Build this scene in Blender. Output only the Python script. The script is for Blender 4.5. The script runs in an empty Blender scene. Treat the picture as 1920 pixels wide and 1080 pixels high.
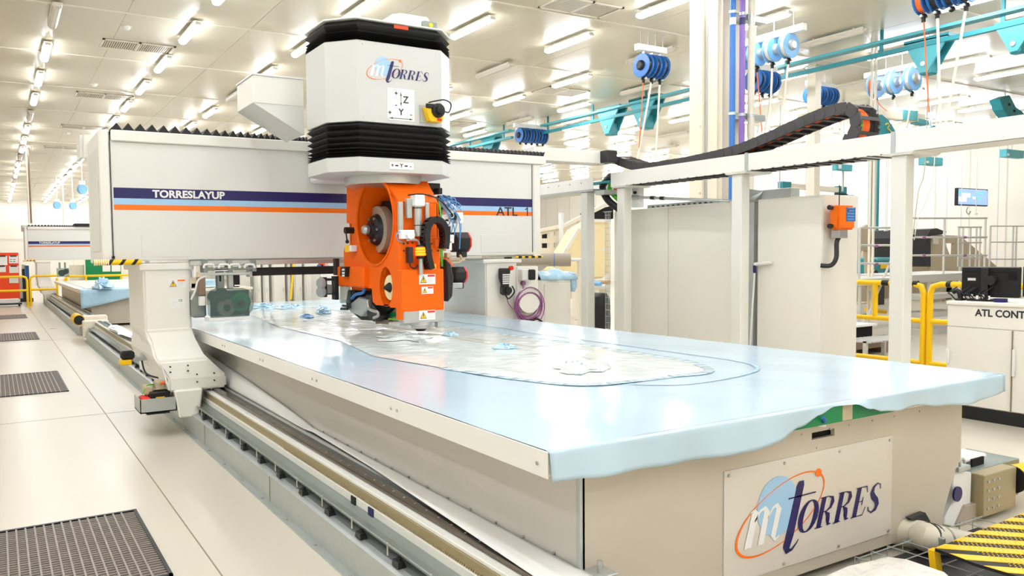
import bpy, bmesh, math, random
from mathutils import Vector, Matrix
random.seed(7)
SC = bpy.context.scene
COL = SC.collection
# ------------------------------------------------------------------ camera
FPX, CX, CY = 1452.57, 807.35, 553.59
YAW, PIT, ROL = .5111, .0528, .0136
H = 1.65
F_ = Vector((math.sin(YAW)*math.cos(PIT), math.cos(YAW)*math.cos(PIT), -math.sin(PIT)))
R_ = Vector((math.cos(YAW), -math.sin(YAW), 0))
D_ = F_.cross(R_)
RX = R_*math.cos(ROL)+D_*math.sin(ROL)
DX = -R_*math.sin(ROL)+D_*math.cos(ROL)
CAM = Vector((0, 0, H))
cd = bpy.data.cameras.new('camera')
cam = bpy.data.objects.new('camera', cd)
COL.objects.link(cam)
m3 = Matrix((RX, -DX, -F_)).transposed()
cam.matrix_world = Matrix.Translation(CAM) @ m3.to_4x4()
cd.sensor_width = 36
cd.lens = FPX*36/1920
cd.shift_x = (960-CX)/1920
cd.shift_y = (CY-540)/1920
cd.clip_end = 300
SC.camera = cam
# ------------------------------------------------------------------ light
w = bpy.data.worlds.new('world'); SC.world = w
w.use_nodes = True
w.node_tree.nodes['Background'].inputs[0].default_value = (1, .98, .94, 1)
w.node_tree.nodes['Background'].inputs[1].default_value = .3
SC.view_settings.view_transform = 'Standard'
SC.view_settings.look = 'None'
SC.view_settings.gamma = 1
SC.view_settings.use_curve_mapping = False
SC.view_settings.exposure = EXPOSURE = 0.68
LAMP_STRENGTH = 26.0
# ------------------------------------------------------------------ measuring helpers (a sight line meets a plane of the hall)
def ray(u, v):
    return RX*((u-CX)/FPX)+DX*((v-CY)/FPX)+F_
def PP(u, v, ax, val):
    d = ray(u, v); t = (val-CAM[ax])/d[ax]
    return CAM+d*t
def PX(u, v, x): return PP(u, v, 0, x)
def PY(u, v, y): return PP(u, v, 1, y)
def PZ(u, v, z): return PP(u, v, 2, z)
# ------------------------------------------------------------------ materials
def srgb(h):
    if isinstance(h, str):
        h = [int(h[i:i+2], 16)/255 for i in (0, 2, 4)]
    else:
        h = [c/255 for c in h]
    return [c/12.92 if c <= .04045 else ((c+.055)/1.055)**2.4 for c in h]
def M(name, col, rough=.5, metal=0, var=.04, scale=6, bump=0, bscale=60, emit=0, trans=0, alpha=1, coat=0, rvar=0, stretch=None, ior=1.45):
    m = bpy.data.materials.new(name); m.use_nodes = True
    nt = m.node_tree; b = nt.nodes['Principled BSDF']
    c = srgb(col)
    b.inputs['Roughness'].default_value = rough
    b.inputs['Metallic'].default_value = metal
    b.inputs['IOR'].default_value = ior
    tc = nt.nodes.new('ShaderNodeTexCoord')
    mp = nt.nodes.new('ShaderNodeMapping')
    nt.links.new(tc.outputs['Object'], mp.inputs[0])
    if stretch: mp.inputs['Scale'].default_value = stretch
    nz = nt.nodes.new('ShaderNodeTexNoise'); nz.inputs['Scale'].default_value = scale; nz.inputs['Detail'].default_value = 4
    nt.links.new(mp.outputs[0], nz.inputs['Vector'])
    rp = nt.nodes.new('ShaderNodeMix'); rp.data_type = 'RGBA'
    rp.inputs[6].default_value = [max(0, x*(1-var)) for x in c]+[1]
    rp.inputs[7].default_value = [min(1, x*(1+var)) for x in c]+[1]
    nt.links.new(nz.outputs[0], rp.inputs[0])
    nt.links.new(rp.outputs[2], b.inputs['Base Color'])
    if rvar:
        mr = nt.nodes.new('ShaderNodeMapRange')
        mr.inputs[3].default_value = max(0.02, rough-rvar); mr.inputs[4].default_value = rough+rvar
        nt.links.new(nz.outputs[0], mr.inputs[0]); nt.links.new(mr.outputs[0], b.inputs['Roughness'])
    if bump:
        n2 = nt.nodes.new('ShaderNodeTexNoise'); n2.inputs['Scale'].default_value = bscale; n2.inputs['Detail'].default_value = 3
        nt.links.new(mp.outputs[0], n2.inputs['Vector'])
        bp = nt.nodes.new('ShaderNodeBump'); bp.inputs['Strength'].default_value = bump; bp.inputs['Distance'].default_value = .02
        nt.links.new(n2.outputs[0], bp.inputs['Height']); nt.links.new(bp.outputs[0], b.inputs['Normal'])
    if emit:
        b.inputs['Emission Color'].default_value = c+[1]
        b.inputs['Emission Strength'].default_value = emit
    if trans: b.inputs['Transmission Weight'].default_value = trans
    if alpha < 1: b.inputs['Alpha'].default_value = alpha
    if coat:
        b.inputs['Coat Weight'].default_value = coat; b.inputs['Coat Roughness'].default_value = .08
    return m
mt = {}
mt['ceil'] = M('ceiling_panel', (204,196,173), .3, 0, .02, .5, rvar=.05, ior=1.9)
mt['bead'] = M('joint_bead', (228,222,205), .4)
mt['wall'] = M('wall_paint', (250,244,230), .5, 0, .015, .4)
mt['floor'] = M('epoxy_floor', (202,195,180), .3, 0, .03, .6, rvar=.08, ior=1.5)
mt['groove'] = M('floor_joint', (146,133,112), .8, 0, .2, 20)
mt['white'] = M('machine_white', (232,230,222), .38, 0, .01, 3)
mt['colwhite'] = M('column_white', (204,204,200), .3, 0, .01, 3)
mt['colcream'] = M('column_cream', (228,218,196), .4, 0, .01, 3)
mt['strip'] = M('edge_white', (238,237,231), .35, 0, .01, 3)
mt['whitelit'] = M('panel_white', (236,236,234), .3, 0, .01, 3)
mt['grey'] = M('machine_grey', (222,222,216), .4, 0, .015, 3)
mt['cab'] = M('cabinet_grey', (234,231,220), .42, 0, .012, 2, bump=.05, bscale=300)
mt['post'] = M('post_grey', (226,225,217), .4, 0, .015, 3)
mt['taupe'] = M('table_panel', (198,189,173), .38, 0, .012, 3)
mt['side'] = M('table_side', (206,202,195), .4, 0, .03, 2)
mt['cream'] = M('cream_paint', (236,228,210), .35, 0, .01, 3)
mt['film'] = M('blue_film', (184,208,222), .16, 0, .015, 1.5, bump=.06, bscale=3, ior=1.5, rvar=.05)
mt['film2'] = M('blue_film_loose', (178,213,236), .2, 0, .05, 12, bump=.4, bscale=18)
mt['clear'] = M('clear_film', (214,224,222), .1, 0, .04, 8, bump=.3, bscale=9, ior=1.6)
mt['black'] = M('black_rubber', (22,22,22), .5, 0, .2, 10)
mt['bellow'] = M('bellows_cloth', (30,29,28), .55, 0, .15, 20)
mt['dark'] = M('dark_metal', (52,52,54), .4, .4, .1, 8)
mt['chain'] = M('chain_plastic', (66,64,64), .5, 0, .12, 14)
mt['navy'] = M('navy_print', (36,30,92), .35)
mt['sky'] = M('sky_print', (160,200,232), .35)
mt['orangep'] = M('orange_print', (250,118,12), .35)
mt['orange'] = M('orange_paint', (242,102,4), .48, 0, .03, 4, ior=1.3)
mt['steel'] = M('brushed_steel', (190,191,189), .3, .7, .02, 3)
mt['galv'] = M('galvanised', (186,192,190), .35, .55, .08, 14)
mt['rail'] = M('polished_rail', (112,103,94), .16, .9, .05, 5)
mt['rack'] = M('rack_brass', (166,152,116), .45, .3, .05, 6)
mt['tray'] = M('tray_steel', (136,144,138), .4, .3, .08, 6)
mt['yellow'] = M('yellow_paint', (250,200,8), .35, 0, .03, 6)
mt['red'] = M('red_paint', (225,40,24), .4)
mt['redor'] = M('red_orange_paint', (240,70,18), .4, 0, .04, 3)
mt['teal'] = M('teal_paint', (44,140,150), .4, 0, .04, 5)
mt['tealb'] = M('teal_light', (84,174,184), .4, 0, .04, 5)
mt['blue'] = M('reel_blue', (50,110,180), .35, 0, .05, 6)
mt['bluel'] = M('reel_blue_pale', (120,178,228), .35, 0, .05, 6)
mt['pipeb'] = M('pipe_blue', (46,112,190), .35)
mt['pipep'] = M('pipe_purple', (134,104,180), .35)
mt['hosew'] = M('hose_white', (232,228,214), .5)
mt['purple'] = M('cable_purple', (150,92,140), .5)
mt['green'] = M('green_paint', (0,130,74), .45, 0, .04, 5)
mt['greenc'] = M('green_cable', (90,190,50), .45)
mt['orangec'] = M('orange_cable', (250,110,40), .45)
mt['tan'] = M('tan_paint', (190,176,146), .5, 0, .03, 4)
mt['mold'] = M('cream_mold', (245,226,176), .45, 0, .02, 2)
mt['brown'] = M('brown_metal', (134,112,92), .45)
mt['paper'] = M('paper', (236,234,230), .6)
mt['smoke'] = M('smoked_cover', (92,118,110), .12, 0, .02, 3, alpha=.42)
mt['clearp'] = M('clear_plastic', (225,232,230), .1, 0, .02, 3, alpha=.35)
mt['tube'] = M('blue_tube', (90,160,220), .25, 0, .05, 8)
mt['lamp'] = M('lamp_diffuser', (243,246,253), .3, emit=LAMP_STRENGTH)
mt['lampoff'] = M('lamp_unlit', (214,208,194), .15, ior=1.6)
mt['lampbody'] = M('lamp_housing', (226,220,206), .35)
mt['amber'] = M('amber_glow', (255,90,6), .3, emit=1.1)
mt['amberc'] = M('amber_core', (255,130,20), .3, emit=1.5)
mt['screen'] = M('lit_screen', (120,150,235), .3, emit=1.0)
mt['screenw'] = M('lit_screen_white', (240,245,255), .3, emit=1.2)
mt['screeng'] = M('lit_screen_green', (60,190,140), .3, emit=.9)
mt['cloth'] = M('stained_cloth', (226,222,214), .8, 0, .22, 22, bump=.4, bscale=30)
mt['ivory'] = M('pipe_ivory', (214,208,190), .4)
mt['cardb'] = M('cardboard_core', (184,150,110), .7)
mt['tape'] = M('tape_reel', (168,157,140), .5, 0, .04, 20)
mt['aisle'] = M('platform_aluminium', (206,204,198), .4, .3, .06, 8)
mt['letter'] = M('dark_letter', (46,44,58), .5)
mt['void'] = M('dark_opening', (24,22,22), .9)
# ------------------------------------------------------------------ mesh builder
class B:
    def __init__(s): s.v = []; s.f = []; s.sm = []
    def add(s, vs, fs, smooth=False):
        o = len(s.v); s.v += [Vector(p) for p in vs]
        s.f += [[i+o for i in f] for f in fs]; s.sm += [smooth]*len(fs); return s
    def box(s, x0, x1, y0, y1, z0, z1):
        if x0 > x1: x0, x1 = x1, x0
        if y0 > y1: y0, y1 = y1, y0
        if z0 > z1: z0, z1 = z1, z0
        return s.add([(x0,y0,z0),(x1,y0,z0),(x1,y1,z0),(x0,y1,z0),(x0,y0,z1),(x1,y0,z1),(x1,y1,z1),(x0,y1,z1)],
              [(3,2,1,0),(4,5,6,7),(0,1,5,4),(1,2,6,5),(2,3,7,6),(3,0,4,7)])
    def loft(s, secs, cap=True, smooth=False, closed=True):
        n = len(secs[0]); vs = [p for q in secs for p in q]; fs = []
        for i in range(len(secs)-1):
            for j in range(n if closed else n-1):
                k = (j+1) % n
                fs.append((i*n+j, i*n+k, (i+1)*n+k, (i+1)*n+j))
        o = len(s.v); s.add(vs, fs, smooth)
        if cap and closed:
            s.f.append([o+j for j in reversed(range(n))]); s.f.append([o+(len(secs)-1)*n+j for j in range(n)]); s.sm += [False, False]
        return s
    def prism(s, poly, ax, a, b):
        # poly: 2-D points in the two other axes (order x,y,z without ax), extruded a..b along ax
        def mk(p, t):
            q = list(p); q.insert(ax, t); return tuple(q)
        return s.loft([[mk(p, a) for p in poly], [mk(p, b) for p in poly]])
    def cyl(s, p0, p1, r0, r1=None, n=14, cap=True, smooth=True):
        p0, p1 = Vector(p0), Vector(p1); r1 = r0 if r1 is None else r1
        d = (p1-p0).normalized(); a = d.orthogonal().normalized(); c = d.cross(a)
        ring = lambda p, r: [p+(a*math.cos(t)+c*math.sin(t))*r for t in [2*math.pi*k/n for k in range(n)]]
        return s.loft([ring(p0, r0), ring(p1, r1)], cap, smooth)
    def tube(s, pts, r, n=8, smooth=True, sub=0):
        P = [Vector(p) for p in pts]
        if sub: P = spline(P, sub)
        secs = []; prev = None
        for i, p in enumerate(P):
            d = (P[min(i+1, len(P)-1)]-P[max(i-1, 0)]).normalized()
            a = (prev-d*prev.dot(d)) if prev else d.orthogonal()
            if a.length < 1e-6: a = d.orthogonal()
            a.normalize(); prev = a; c = d.cross(a)
            secs.append([p+(a*math.cos(t)+c*math.sin(t))*r for t in [2*math.pi*k/n for k in range(n)]])
        return s.loft(secs, True, smooth)
    def lathe(s, prof, origin, ax, n=24):
        # prof: (radius, distance along axis)
        o = Vector(origin); d = Vector(ax).normalized(); a = d.orthogonal().normalized(); c = d.cross(a)
        secs = [[o+d*h+(a*math.cos(t)+c*math.sin(t))*max(r, 1e-4) for t in [2*math.pi*k/n for k in range(n)]] for r, h in prof]
        return s.loft(secs, True, True)
    def sphere(s, c, r, n=14):
        return s.lathe([(r*math.sin(math.pi*k/8), -r*math.cos(math.pi*k/8)) for k in range(9)], c, (0,0,1), n)
    def quad(s, a, b, c, d): return s.add([a,b,c,d], [(0,1,2,3)])
    def grid(s, fn, nu, nv, smooth=True):
        vs = [fn(i/nu, j/nv) for j in range(nv+1) for i in range(nu+1)]
        fs = [(j*(nu+1)+i, j*(nu+1)+i+1, (j+1)*(nu+1)+i+1, (j+1)*(nu+1)+i) for j in range(nv) for i in range(nu)]
        return s.add(vs, fs, smooth)
    def obj(s, name, mat, parent=None, bevel=0, seg=1, solid=0):
        off = world_of(parent) if parent else Vector((0,0,0))
        me = bpy.data.meshes.new(name)
        me.from_pydata([tuple(p-off) for p in s.v], [], s.f)
        me.polygons.foreach_set('use_smooth', s.sm)
        me.update()
        bm = bmesh.new(); bm.from_mesh(me); bmesh.ops.recalc_face_normals(bm, faces=bm.faces)
        if bevel:
            es = [e for e in bm.edges if len(e.link_faces) == 2 and e.calc_face_angle(0) > .6 and not (e.link_faces[0].smooth and e.link_faces[1].smooth)]
            bmesh.ops.bevel(bm, geom=es, offset=bevel, segments=seg, affect='EDGES', clamp_overlap=True)
        bm.to_mesh(me); bm.free()
        if any(s.sm): me.set_sharp_from_angle(angle=math.radians(38))
        me.materials.append(mt[mat] if isinstance(mat, str) else mat)
        o = bpy.data.objects.new(name, me); COL.objects.link(o)
        if parent:
            o.parent = parent
            if parent.type == 'MESH' and parent.parent is None and False: pass
        if solid:
            md = o.modifiers.new('thick', 'SOLIDIFY'); md.thickness = solid
        return o
def world_of(o):
    v = Vector((0,0,0))
    while o: v += o.location; o = o.parent
    return v
def spline(P, sub):
    out = []
    for i in range(len(P)-1):
        a, b, c, d = P[max(i-1,0)], P[i], P[i+1], P[min(i+2, len(P)-1)]
        for k in range(sub):
            t = k/sub
            out.append(.5*((2*b)+(c-a)*t+(2*a-5*b+4*c-d)*t*t+(3*b-3*c+d-a)*t*t*t))
    return out+[P[-1]]
def box(name, mat, parent, x0, x1, y0, y1, z0, z1, bevel=0): return B().box(x0,x1,y0,y1,z0,z1).obj(name, mat, parent, bevel)
def thing(name, label, cat, loc=(0,0,0), group=None):
    o = bpy.data.objects.new(name, None); COL.objects.link(o); o.location = Vector(loc); o.empty_display_size = .1
    o['label'] = label; o['category'] = cat
    if group: o['group'] = group
    return o
def tag(o, label, cat, group=None, kind=None):
    if label: o['label'] = label
    if cat: o['category'] = cat
    if group: o['group'] = group
    if kind: o['kind'] = kind
    return o
def stuff(o): o['kind'] = 'stuff'; return o
def dup(root, loc, label=None, group=None):
    r = root.copy(); COL.objects.link(r); r.location = Vector(loc)
    if label: r['label'] = label
    if group: r['group'] = group
    for ch in list(root.children):
        c = ch.copy(); COL.objects.link(c); c.parent = r
        for g in ch.children:
            d = g.copy(); COL.objects.link(d); d.parent = c
    return r
def holed(name, outer, holes, ax, a, b, mat, parent, bevel=0):
    # plate lying across axis ax between a and b, with holes cut out
    bm = bmesh.new()
    def mk(p, t):
        q = list(p); q.insert(ax, t); return Vector(q)-world_of(parent)
    loops = [outer]+holes; es = []
    for L in loops:
        vs = [bm.verts.new(mk(p, a)) for p in L]
        es += [bm.edges.new((vs[i], vs[(i+1) % len(vs)])) for i in range(len(vs))]
    bmesh.ops.triangle_fill(bm, edges=es, use_beauty=True, use_dissolve=False)
    g = bmesh.ops.extrude_face_region(bm, geom=bm.faces[:])
    dv = Vector((0,0,0)); dv[ax] = b-a
    bmesh.ops.translate(bm, verts=[v for v in g['geom'] if isinstance(v, bmesh.types.BMVert)], vec=dv)
    bmesh.ops.recalc_face_normals(bm, faces=bm.faces)
    me = bpy.data.meshes.new(name); bm.to_mesh(me); bm.free()
    me.materials.append(mt[mat]); o = bpy.data.objects.new(name, me); COL.objects.link(o); o.parent = parent
    return o
def circ(cx, cy, r, n=40, sx=1, sy=1): return [(cx+r*sx*math.cos(2*math.pi*k/n), cy+r*sy*math.sin(2*math.pi*k/n)) for k in range(n)]
def text(name, s, size, org, ux, uz, mat, parent, ext=.0008, align='LEFT', bold=0.0, name_w=None):
    cu = bpy.data.curves.new(name, 'FONT'); cu.body = s; cu.size = size; cu.extrude = ext; cu.offset = bold; cu.align_x = align; cu.resolution_u = 3
    t = bpy.data.objects.new(name, cu); COL.objects.link(t)
    dg = bpy.context.evaluated_depsgraph_get(); dg.update()
    me = bpy.data.meshes.new_from_object(t.evaluated_get(dg)); bpy.data.objects.remove(t)
    xs = [v.co.x for v in me.vertices]; w0 = max(xs)-min(xs)
    k = name_w/w0 if name_w else 1
    ux = Vector(ux).normalized(); uz = Vector(uz).normalized(); n = ux.cross(uz)
    org = Vector(org)-world_of(parent)
    for v in me.vertices:
        v.co = org+ux*(v.co.x-(min(xs) if name_w else 0))*k+uz*v.co.y+n*v.co.z
    me.materials.clear(); me.materials.append(mt[mat])
    o = bpy.data.objects.new(name, me); COL.objects.link(o); o.parent = parent
    return o
def ribbon(b, pts, org, ux, uz, S, n, th, shear=0):
    # pts (x, y, width) -> flat raised stroke whose thick part is horizontal (pen style) or normal to path
    P = [Vector((p[0], p[1])) for p in pts]; W = [p[2] for p in pts]
    L = []; Rr = []
    for i, p in enumerate(P):
        d = (P[min(i+1, len(P)-1)]-P[max(i-1, 0)])
        d = d.normalized() if d.length else Vector((1, 0))
        nn = Vector((-d.y, d.x))*W[i]/2
        L.append(p+nn); Rr.append(p-nn)
    def w3(q, h): return org+ux*((q.x+shear*q.y)*S)+uz*(q.y*S)+n*h
    for i in range(len(P)-1):
        a = [w3(q, 0) for q in (L[i], Rr[i], Rr[i+1], L[i+1])]; c = [w3(q, th) for q in (L[i], Rr[i], Rr[i+1], L[i+1])]
        b.add(a+c, [(0,1,2,3),(7,6,5,4),(0,4,5,1),(1,5,6,2),(2,6,7,3),(3,7,4,0)])
def logo(org, ux, uz, S, parent):
    """company logo: pale disc, orange orbit, white m, navy t and the letters ORRES"""
    ux = Vector(ux); uz = Vector(uz); n = ux.cross(uz); org = Vector(org)
    def rb(name, mat, strokes, h, shear=0):
        b = B()
        for s_ in strokes: ribbon(b, s_, org+n*(h-.0016), ux, uz, S, n, .0016, shear)
        return b.obj(name, mat, parent)
    b = B(); c = [(org+n*.0004)+ux*(x*S)+uz*(y*S) for x, y in circ(.235, .165, .135, 40, .95, 1.08)]
    b.loft([c, [p+n*.001 for p in c]]); b.obj('logo_disc', 'sky', parent)
    orb = []
    for k in range(61):
        t = 2*math.pi*k/60
        x, y = .30*math.cos(t), .135*math.sin(t); a = math.radians(24)
        wd = .004+.009*max(0, -math.cos(t))**3+.005*max(0, math.cos(t-.3))**6
        orb.append((.262+x*math.cos(a)-y*math.sin(a), .125+x*math.sin(a)+y*math.cos(a), wd))
    rb('logo_orbit', 'orangep', [orb], .0022)
    bx, by = .262+.30*math.cos(.35)*math.cos(math.radians(24))-.135*math.sin(.35)*math.sin(math.radians(24)), .125+.30*math.cos(.35)*math.sin(math.radians(24))+.135*math.sin(.35)*math.cos(math.radians(24))
    b = B(); c = [org+n*.001+ux*(x*S)+uz*(y*S) for x, y in circ(bx, by, .021, 16)]
    b.loft([c, [p+n*.0018 for p in c]]); b.obj('logo_ball', 'orangep', parent)
    sh = .28
    m = [[(.03,.165,.006),(.05,.175,.01),(.058,.16,.04),(.05,.02,.042),(.05,.0,.042)],
         [(.065,.12,.008),(.09,.165,.012),(.115,.172,.02),(.132,.15,.034),(.128,.02,.036),(.128,0,.036)],
         [(.145,.12,.008),(.168,.165,.012),(.19,.172,.02),(.207,.15,.034),(.2,.03,.03),(.215,.005,.014),(.24,.02,.006)]]
    rb('logo_letter', 'whitelit', m, .003, sh*.8)
    tt = [[(.312,.262,.03),(.312,.24,.047),(.31,.0,.05),(.306,-.045,.044),(.318,-.07,.026),(.345,-.068,.012),(.37,-.04,.005),(.376,-.025,.003)],
          [(.25,.188,.006),(.43,.188,.006)]]
    rb('logo_letter', 'navy', tt, .004, sh)
    h = .15
    def O(x0, w_):
        return [[(x0+w_/2+w_/2*math.cos(t), h/2+h/2*math.sin(t), .006+.026*abs(math.cos(t))**1.5) for t in [2*math.pi*k/24 for k in range(25)]]]
    def Rl(x0):
        st = [[(x0,.002,.004),(x0+.05,.002,.004)], [(x0+.025,0,.028),(x0+.025,h,.028)], [(x0,h-.002,.004),(x0+.055,h-.002,.004),(x0+.085,h-.012,.014),(x0+.092,h-.035,.024),(x0+.084,h-.06,.014),(x0+.06,h-.074,.005),(x0+.03,h-.076,.004)],
              [(x0+.055,h-.078,.006),(x0+.076,h-.095,.024),(x0+.082,.03,.024),(x0+.09,.006,.014),(x0+.108,.006,.004)]]
        return st
    def El(x0):
        return [[(x0,.002,.004),(x0+.085,.002,.005),(x0+.098,.04,.004)], [(x0+.025,0,.028),(x0+.025,h,.028)], [(x0,h-.002,.004),(x0+.08,h-.002,.005),(x0+.092,h-.035,.004)], [(x0+.03,h/2,.004),(x0+.066,h/2,.004)], [(x0+.066,h/2-.02,.004),(x0+.066,h/2+.02,.004)]]
    def Sl(x0):
        return [[(x0,.035,.004),(x0+.008,.015,.005),(x0+.035,.0,.008),(x0+.062,.012,.02),(x0+.07,.036,.026),(x0+.056,.06,.028),(x0+.03,.08,.03),(x0+.012,.105,.026),(x0+.018,.134,.016),(x0+.04,.149,.007),(x0+.066,.14,.004),(x0+.073,.115,.004)]]
    for st in (O(.365,.1), Rl(.478), Rl(.605), El(.733), Sl(.852)):
        rb('logo_letter', 'navy', st, .003, sh)
def PROJ(x, y, z, mg=40):
    q = Vector((x, y, z))-CAM; f = q.dot(F_)
    if f < .3: return None
    u = q.dot(RX)/f*FPX+CX; v = q.dot(DX)/f*FPX+CY
    return (u, v) if -mg < u < 1920+mg and -mg < v < 1080+mg else None
# ================================================================== THE HALL
CZ = 5.5
XL, XR, YN, YF = -7.9, 30.1, -5.2, 57.4
fl = B().box(XL, XR, YN, YF, -.2, 0).obj('floor', 'floor'); fl['kind'] = 'structure'
for x in (.965, -3.2):
    B().box(x-.004, x+.004, YN, YF, .0002, .0014).obj('floor_joint', 'groove', fl)
for y in (8.85, 17.6, 27):
    B().box(XL, 1.55, y-.003, y+.003, .0002, .0014).obj('floor_joint', 'groove', fl)
ce = B().box(XL, XR, YN, YF, CZ+.03, CZ+.15).obj('ceiling', 'ceil'); ce['kind'] = 'structure'
def panel_mesh():
    o = B().box(-.985, .985, -1.53, 1.53, -.03, 0).obj('panel', 'ceil', ce, .006); return o
pp = panel_mesh(); first = True; npan = 0
far = B()
y = 10.02-3.08*5+1.54
iy = 0
while y < YF:
    x = 1.95-1.97*5+.985
    ix = 0
    while x < XR:
        inview = y > 2 and y < 44 and -1.2+0*y < x < 3+1.45*y
        if inview and npan < 290:
            o = pp if first else pp.copy()
            if not first: COL.objects.link(o)
            first = False
            o.location = (x, y, CZ+.03); npan += 1
        else:
            far.box(x-.98, x+.98, y-1.525, y+1.525, CZ, CZ+.03)
        x += 1.97; ix += 1
    # bead that covers the joint across the hall
    if y+1.54 < YF: B().box(XL, XR, y+1.54-.022, y+1.54+.022, CZ-.012, CZ+.03).obj('joint_bead', 'bead', ce)
    y += 3.08
stuff(far.obj('distant_panels', 'ceil', ce))
def wallbox(n, *a):
    o = B().box(*a).obj(n, 'wall'); o['kind'] = 'structure'; return o
wr = wallbox('wall_right', XR, XR+.2, YN, YF, 0, CZ+.15)
wf = wallbox('wall_back', XL-.2, XR+.2, YF, YF+.2, 0, CZ+.15)
wl = wallbox('wall_left', XL-.2, XL, YN, YF, 0, CZ+.15)
wn = wallbox('wall_front', XL-.2, XR+.2, YN-.2, YN, 0, CZ+.15)
y = 2.0
while y < YF-1:
    B().box(XR-.012, XR+.01, y-.02, y+.02, 0, CZ).obj('panel_joint', 'bead', wr); y += 1.15
x = XL+1
while x < XR:
    B().box(x-.02, x+.02, YF-.012, YF+.01, 0, CZ).obj('panel_joint', 'bead', wf); x += 2.3
B().box(XL, XR, YF-.03, YF, 2.95, 3.05).obj('wall_rail', 'cream', wf)
# ------------------------------------------------------------------ ceiling lights
LX0, LDX, LY0, LDY, LZ = .95, 2.044, 11.1, 2.371, 5.375
def make_lamp(lit):
    t = thing('ceiling_light', 'x', 'light')
    b = B().box(-.075, .075, -.6, .6, .045, .085); b.box(-.02,.02,-.4,-.36,.085,.125); b.box(-.02,.02,.36,.4,.085,.125)
    b.obj('housing', 'lampbody', t, .01)
    P = [(-.07,.045),(-.06,.01),(-.03,-.012),(.03,-.012),(.06,.01),(.07,.045)]
    b = B(); b.loft([[(x*k, y_, z*k+.045*(1-k)) for x, z in P] for y_, k in ((-.61,.75),(-.58,1),(.58,1),(.61,.75))])
    b.obj('diffuser', 'lamp' if lit else 'lampoff', t)
    for s_ in (-1, 1): B().box(-.05,.05,s_*.61,s_*.635,.01,.06).obj('end_cap', 'lampbody', t)
    return t
ON = make_lamp(True); OFF = make_lamp(False); used = {True: False, False: False}
ORD = ['first','second','third','fourth','fifth','sixth','seventh','eighth','ninth','tenth','eleventh','twelfth','thirteenth','fourteenth','fifteenth','sixteenth','seventeenth','eighteenth','nineteenth','twentieth','twenty-first','twenty-second','twenty-third','twenty-fourth','twenty-fifth','twenty-sixth']
offset_off = {(0,1),(0,5),(0,9),(0,13),(4,1),(3,3),(2,3),(5,0),(6,1),(6,-1),(6,3),(5,4),(7,2),(8,0),(9,3),(10,1),(7,5),(8,-2),(9,6),(10,4)}
cnt = 0
for r in range(-4, 14):
    far_ = 19 if r < 5 else (14 if r < 8 else 9)
    seq = 0
    for k in range(-7, far_+1):
        x, y = LX0+r*LDX, LY0+k*LDY
        if k == 1 and r == 0: pass
        vis = PROJ(x, y, LZ)
        if not vis:
            if y > 12 or x > 15 or x < -5 or y < -4.5: continue
        if cnt >= 300: continue
        lit = (r, k) not in offset_off
        src = ON if lit else OFF
        if vis: seq += 1
        lab = ('lit' if lit else 'unlit')+' batten light in the %s ceiling row from the left, %s from the near end' % (ORD[max(r,0)], ORD[min(seq, 25)-1 if seq else 0]) if vis else 'lit batten light outside the picture, in the %s row and %s place' % (ORD[r+4], ORD[k+7])
        if used[lit]: o = dup(src, (x, y, LZ), lab)
        else: o = src; o.location = (x, y, LZ); o['label'] = lab; used[lit] = True
        o['group'] = 'ceiling lights in rows'; cnt += 1
# ------------------------------------------------------------------ ceiling vents and sprinklers
def vent(u, v, lab, sx=.62, sy=.3):
    p = PZ(u, v, CZ)
    t = thing('ceiling_vent', lab, 'vent', p, 'air vents in the ceiling')
    x, y = p.x, p.y
    b = B(); b.box(x-sx, x+sx, y-sy, y-sy+.04, CZ-.02, CZ+.01); b.box(x-sx, x+sx, y+sy-.04, y+sy, CZ-.02, CZ+.01)
    b.box(x-sx, x-sx+.04, y-sy, y+sy, CZ-.02, CZ+.01); b.box(x+sx-.04, x+sx, y-sy, y+sy, CZ-.02, CZ+.01); b.box(x-.02, x+.02, y-sy, y+sy, CZ-.02, CZ+.01)
    b.obj('vent_frame', 'bead', t)
    B().box(x-sx, x+sx, y-sy, y+sy, CZ-.006, CZ-.002).obj('backing', 'brown', t)
    b = B()
    for k in range(30):
        a = x-sx+.06+k*(2*sx-.12)/30
        b.box(a, a+.014, y-sy+.03, y+sy-.03, CZ-.016, CZ-.004)
    stuff(b.obj('louvre', 'bead', t))
for i, (u, v) in enumerate([(258,87),(195,180),(157,239),(118,277)]):
    vent(u, v, 'louvred ceiling vent between the two left light rows, %s from the camera' % ORD[i])
vent(1090, 13, 'large louvred ceiling vent right of the white column head')
vent(1052, 171, 'louvred ceiling vent above the blue reels and teal beam', .6, .35)
vent(850, 232, 'small far louvred ceiling vent beside the column head edge', .6, .35)
def sprinkler(u, v, lab):
    p = PZ(u, v, CZ)
    t = thing('smoke_detector', lab, 'detector', p, 'small round detectors on the ceiling')
    B().lathe([(.0,0),(.07,0),(.07,-.02),(.045,-.05),(0,-.06)], p, (0,0,1), 12).obj('body', 'whitelit', t)
    B().lathe([(.0,.0),(.09,0),(.09,-.01),(0,-.012)], p, (0,0,1), 12).obj('base_ring', 'bead', t)
sprinkler(237, 50, 'round white smoke detector beyond the nearest left vent')
sprinkler(176, 158, 'round white smoke detector before the second left vent')
sprinkler(127, 249, 'small white smoke detector above the far left vents')
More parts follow.
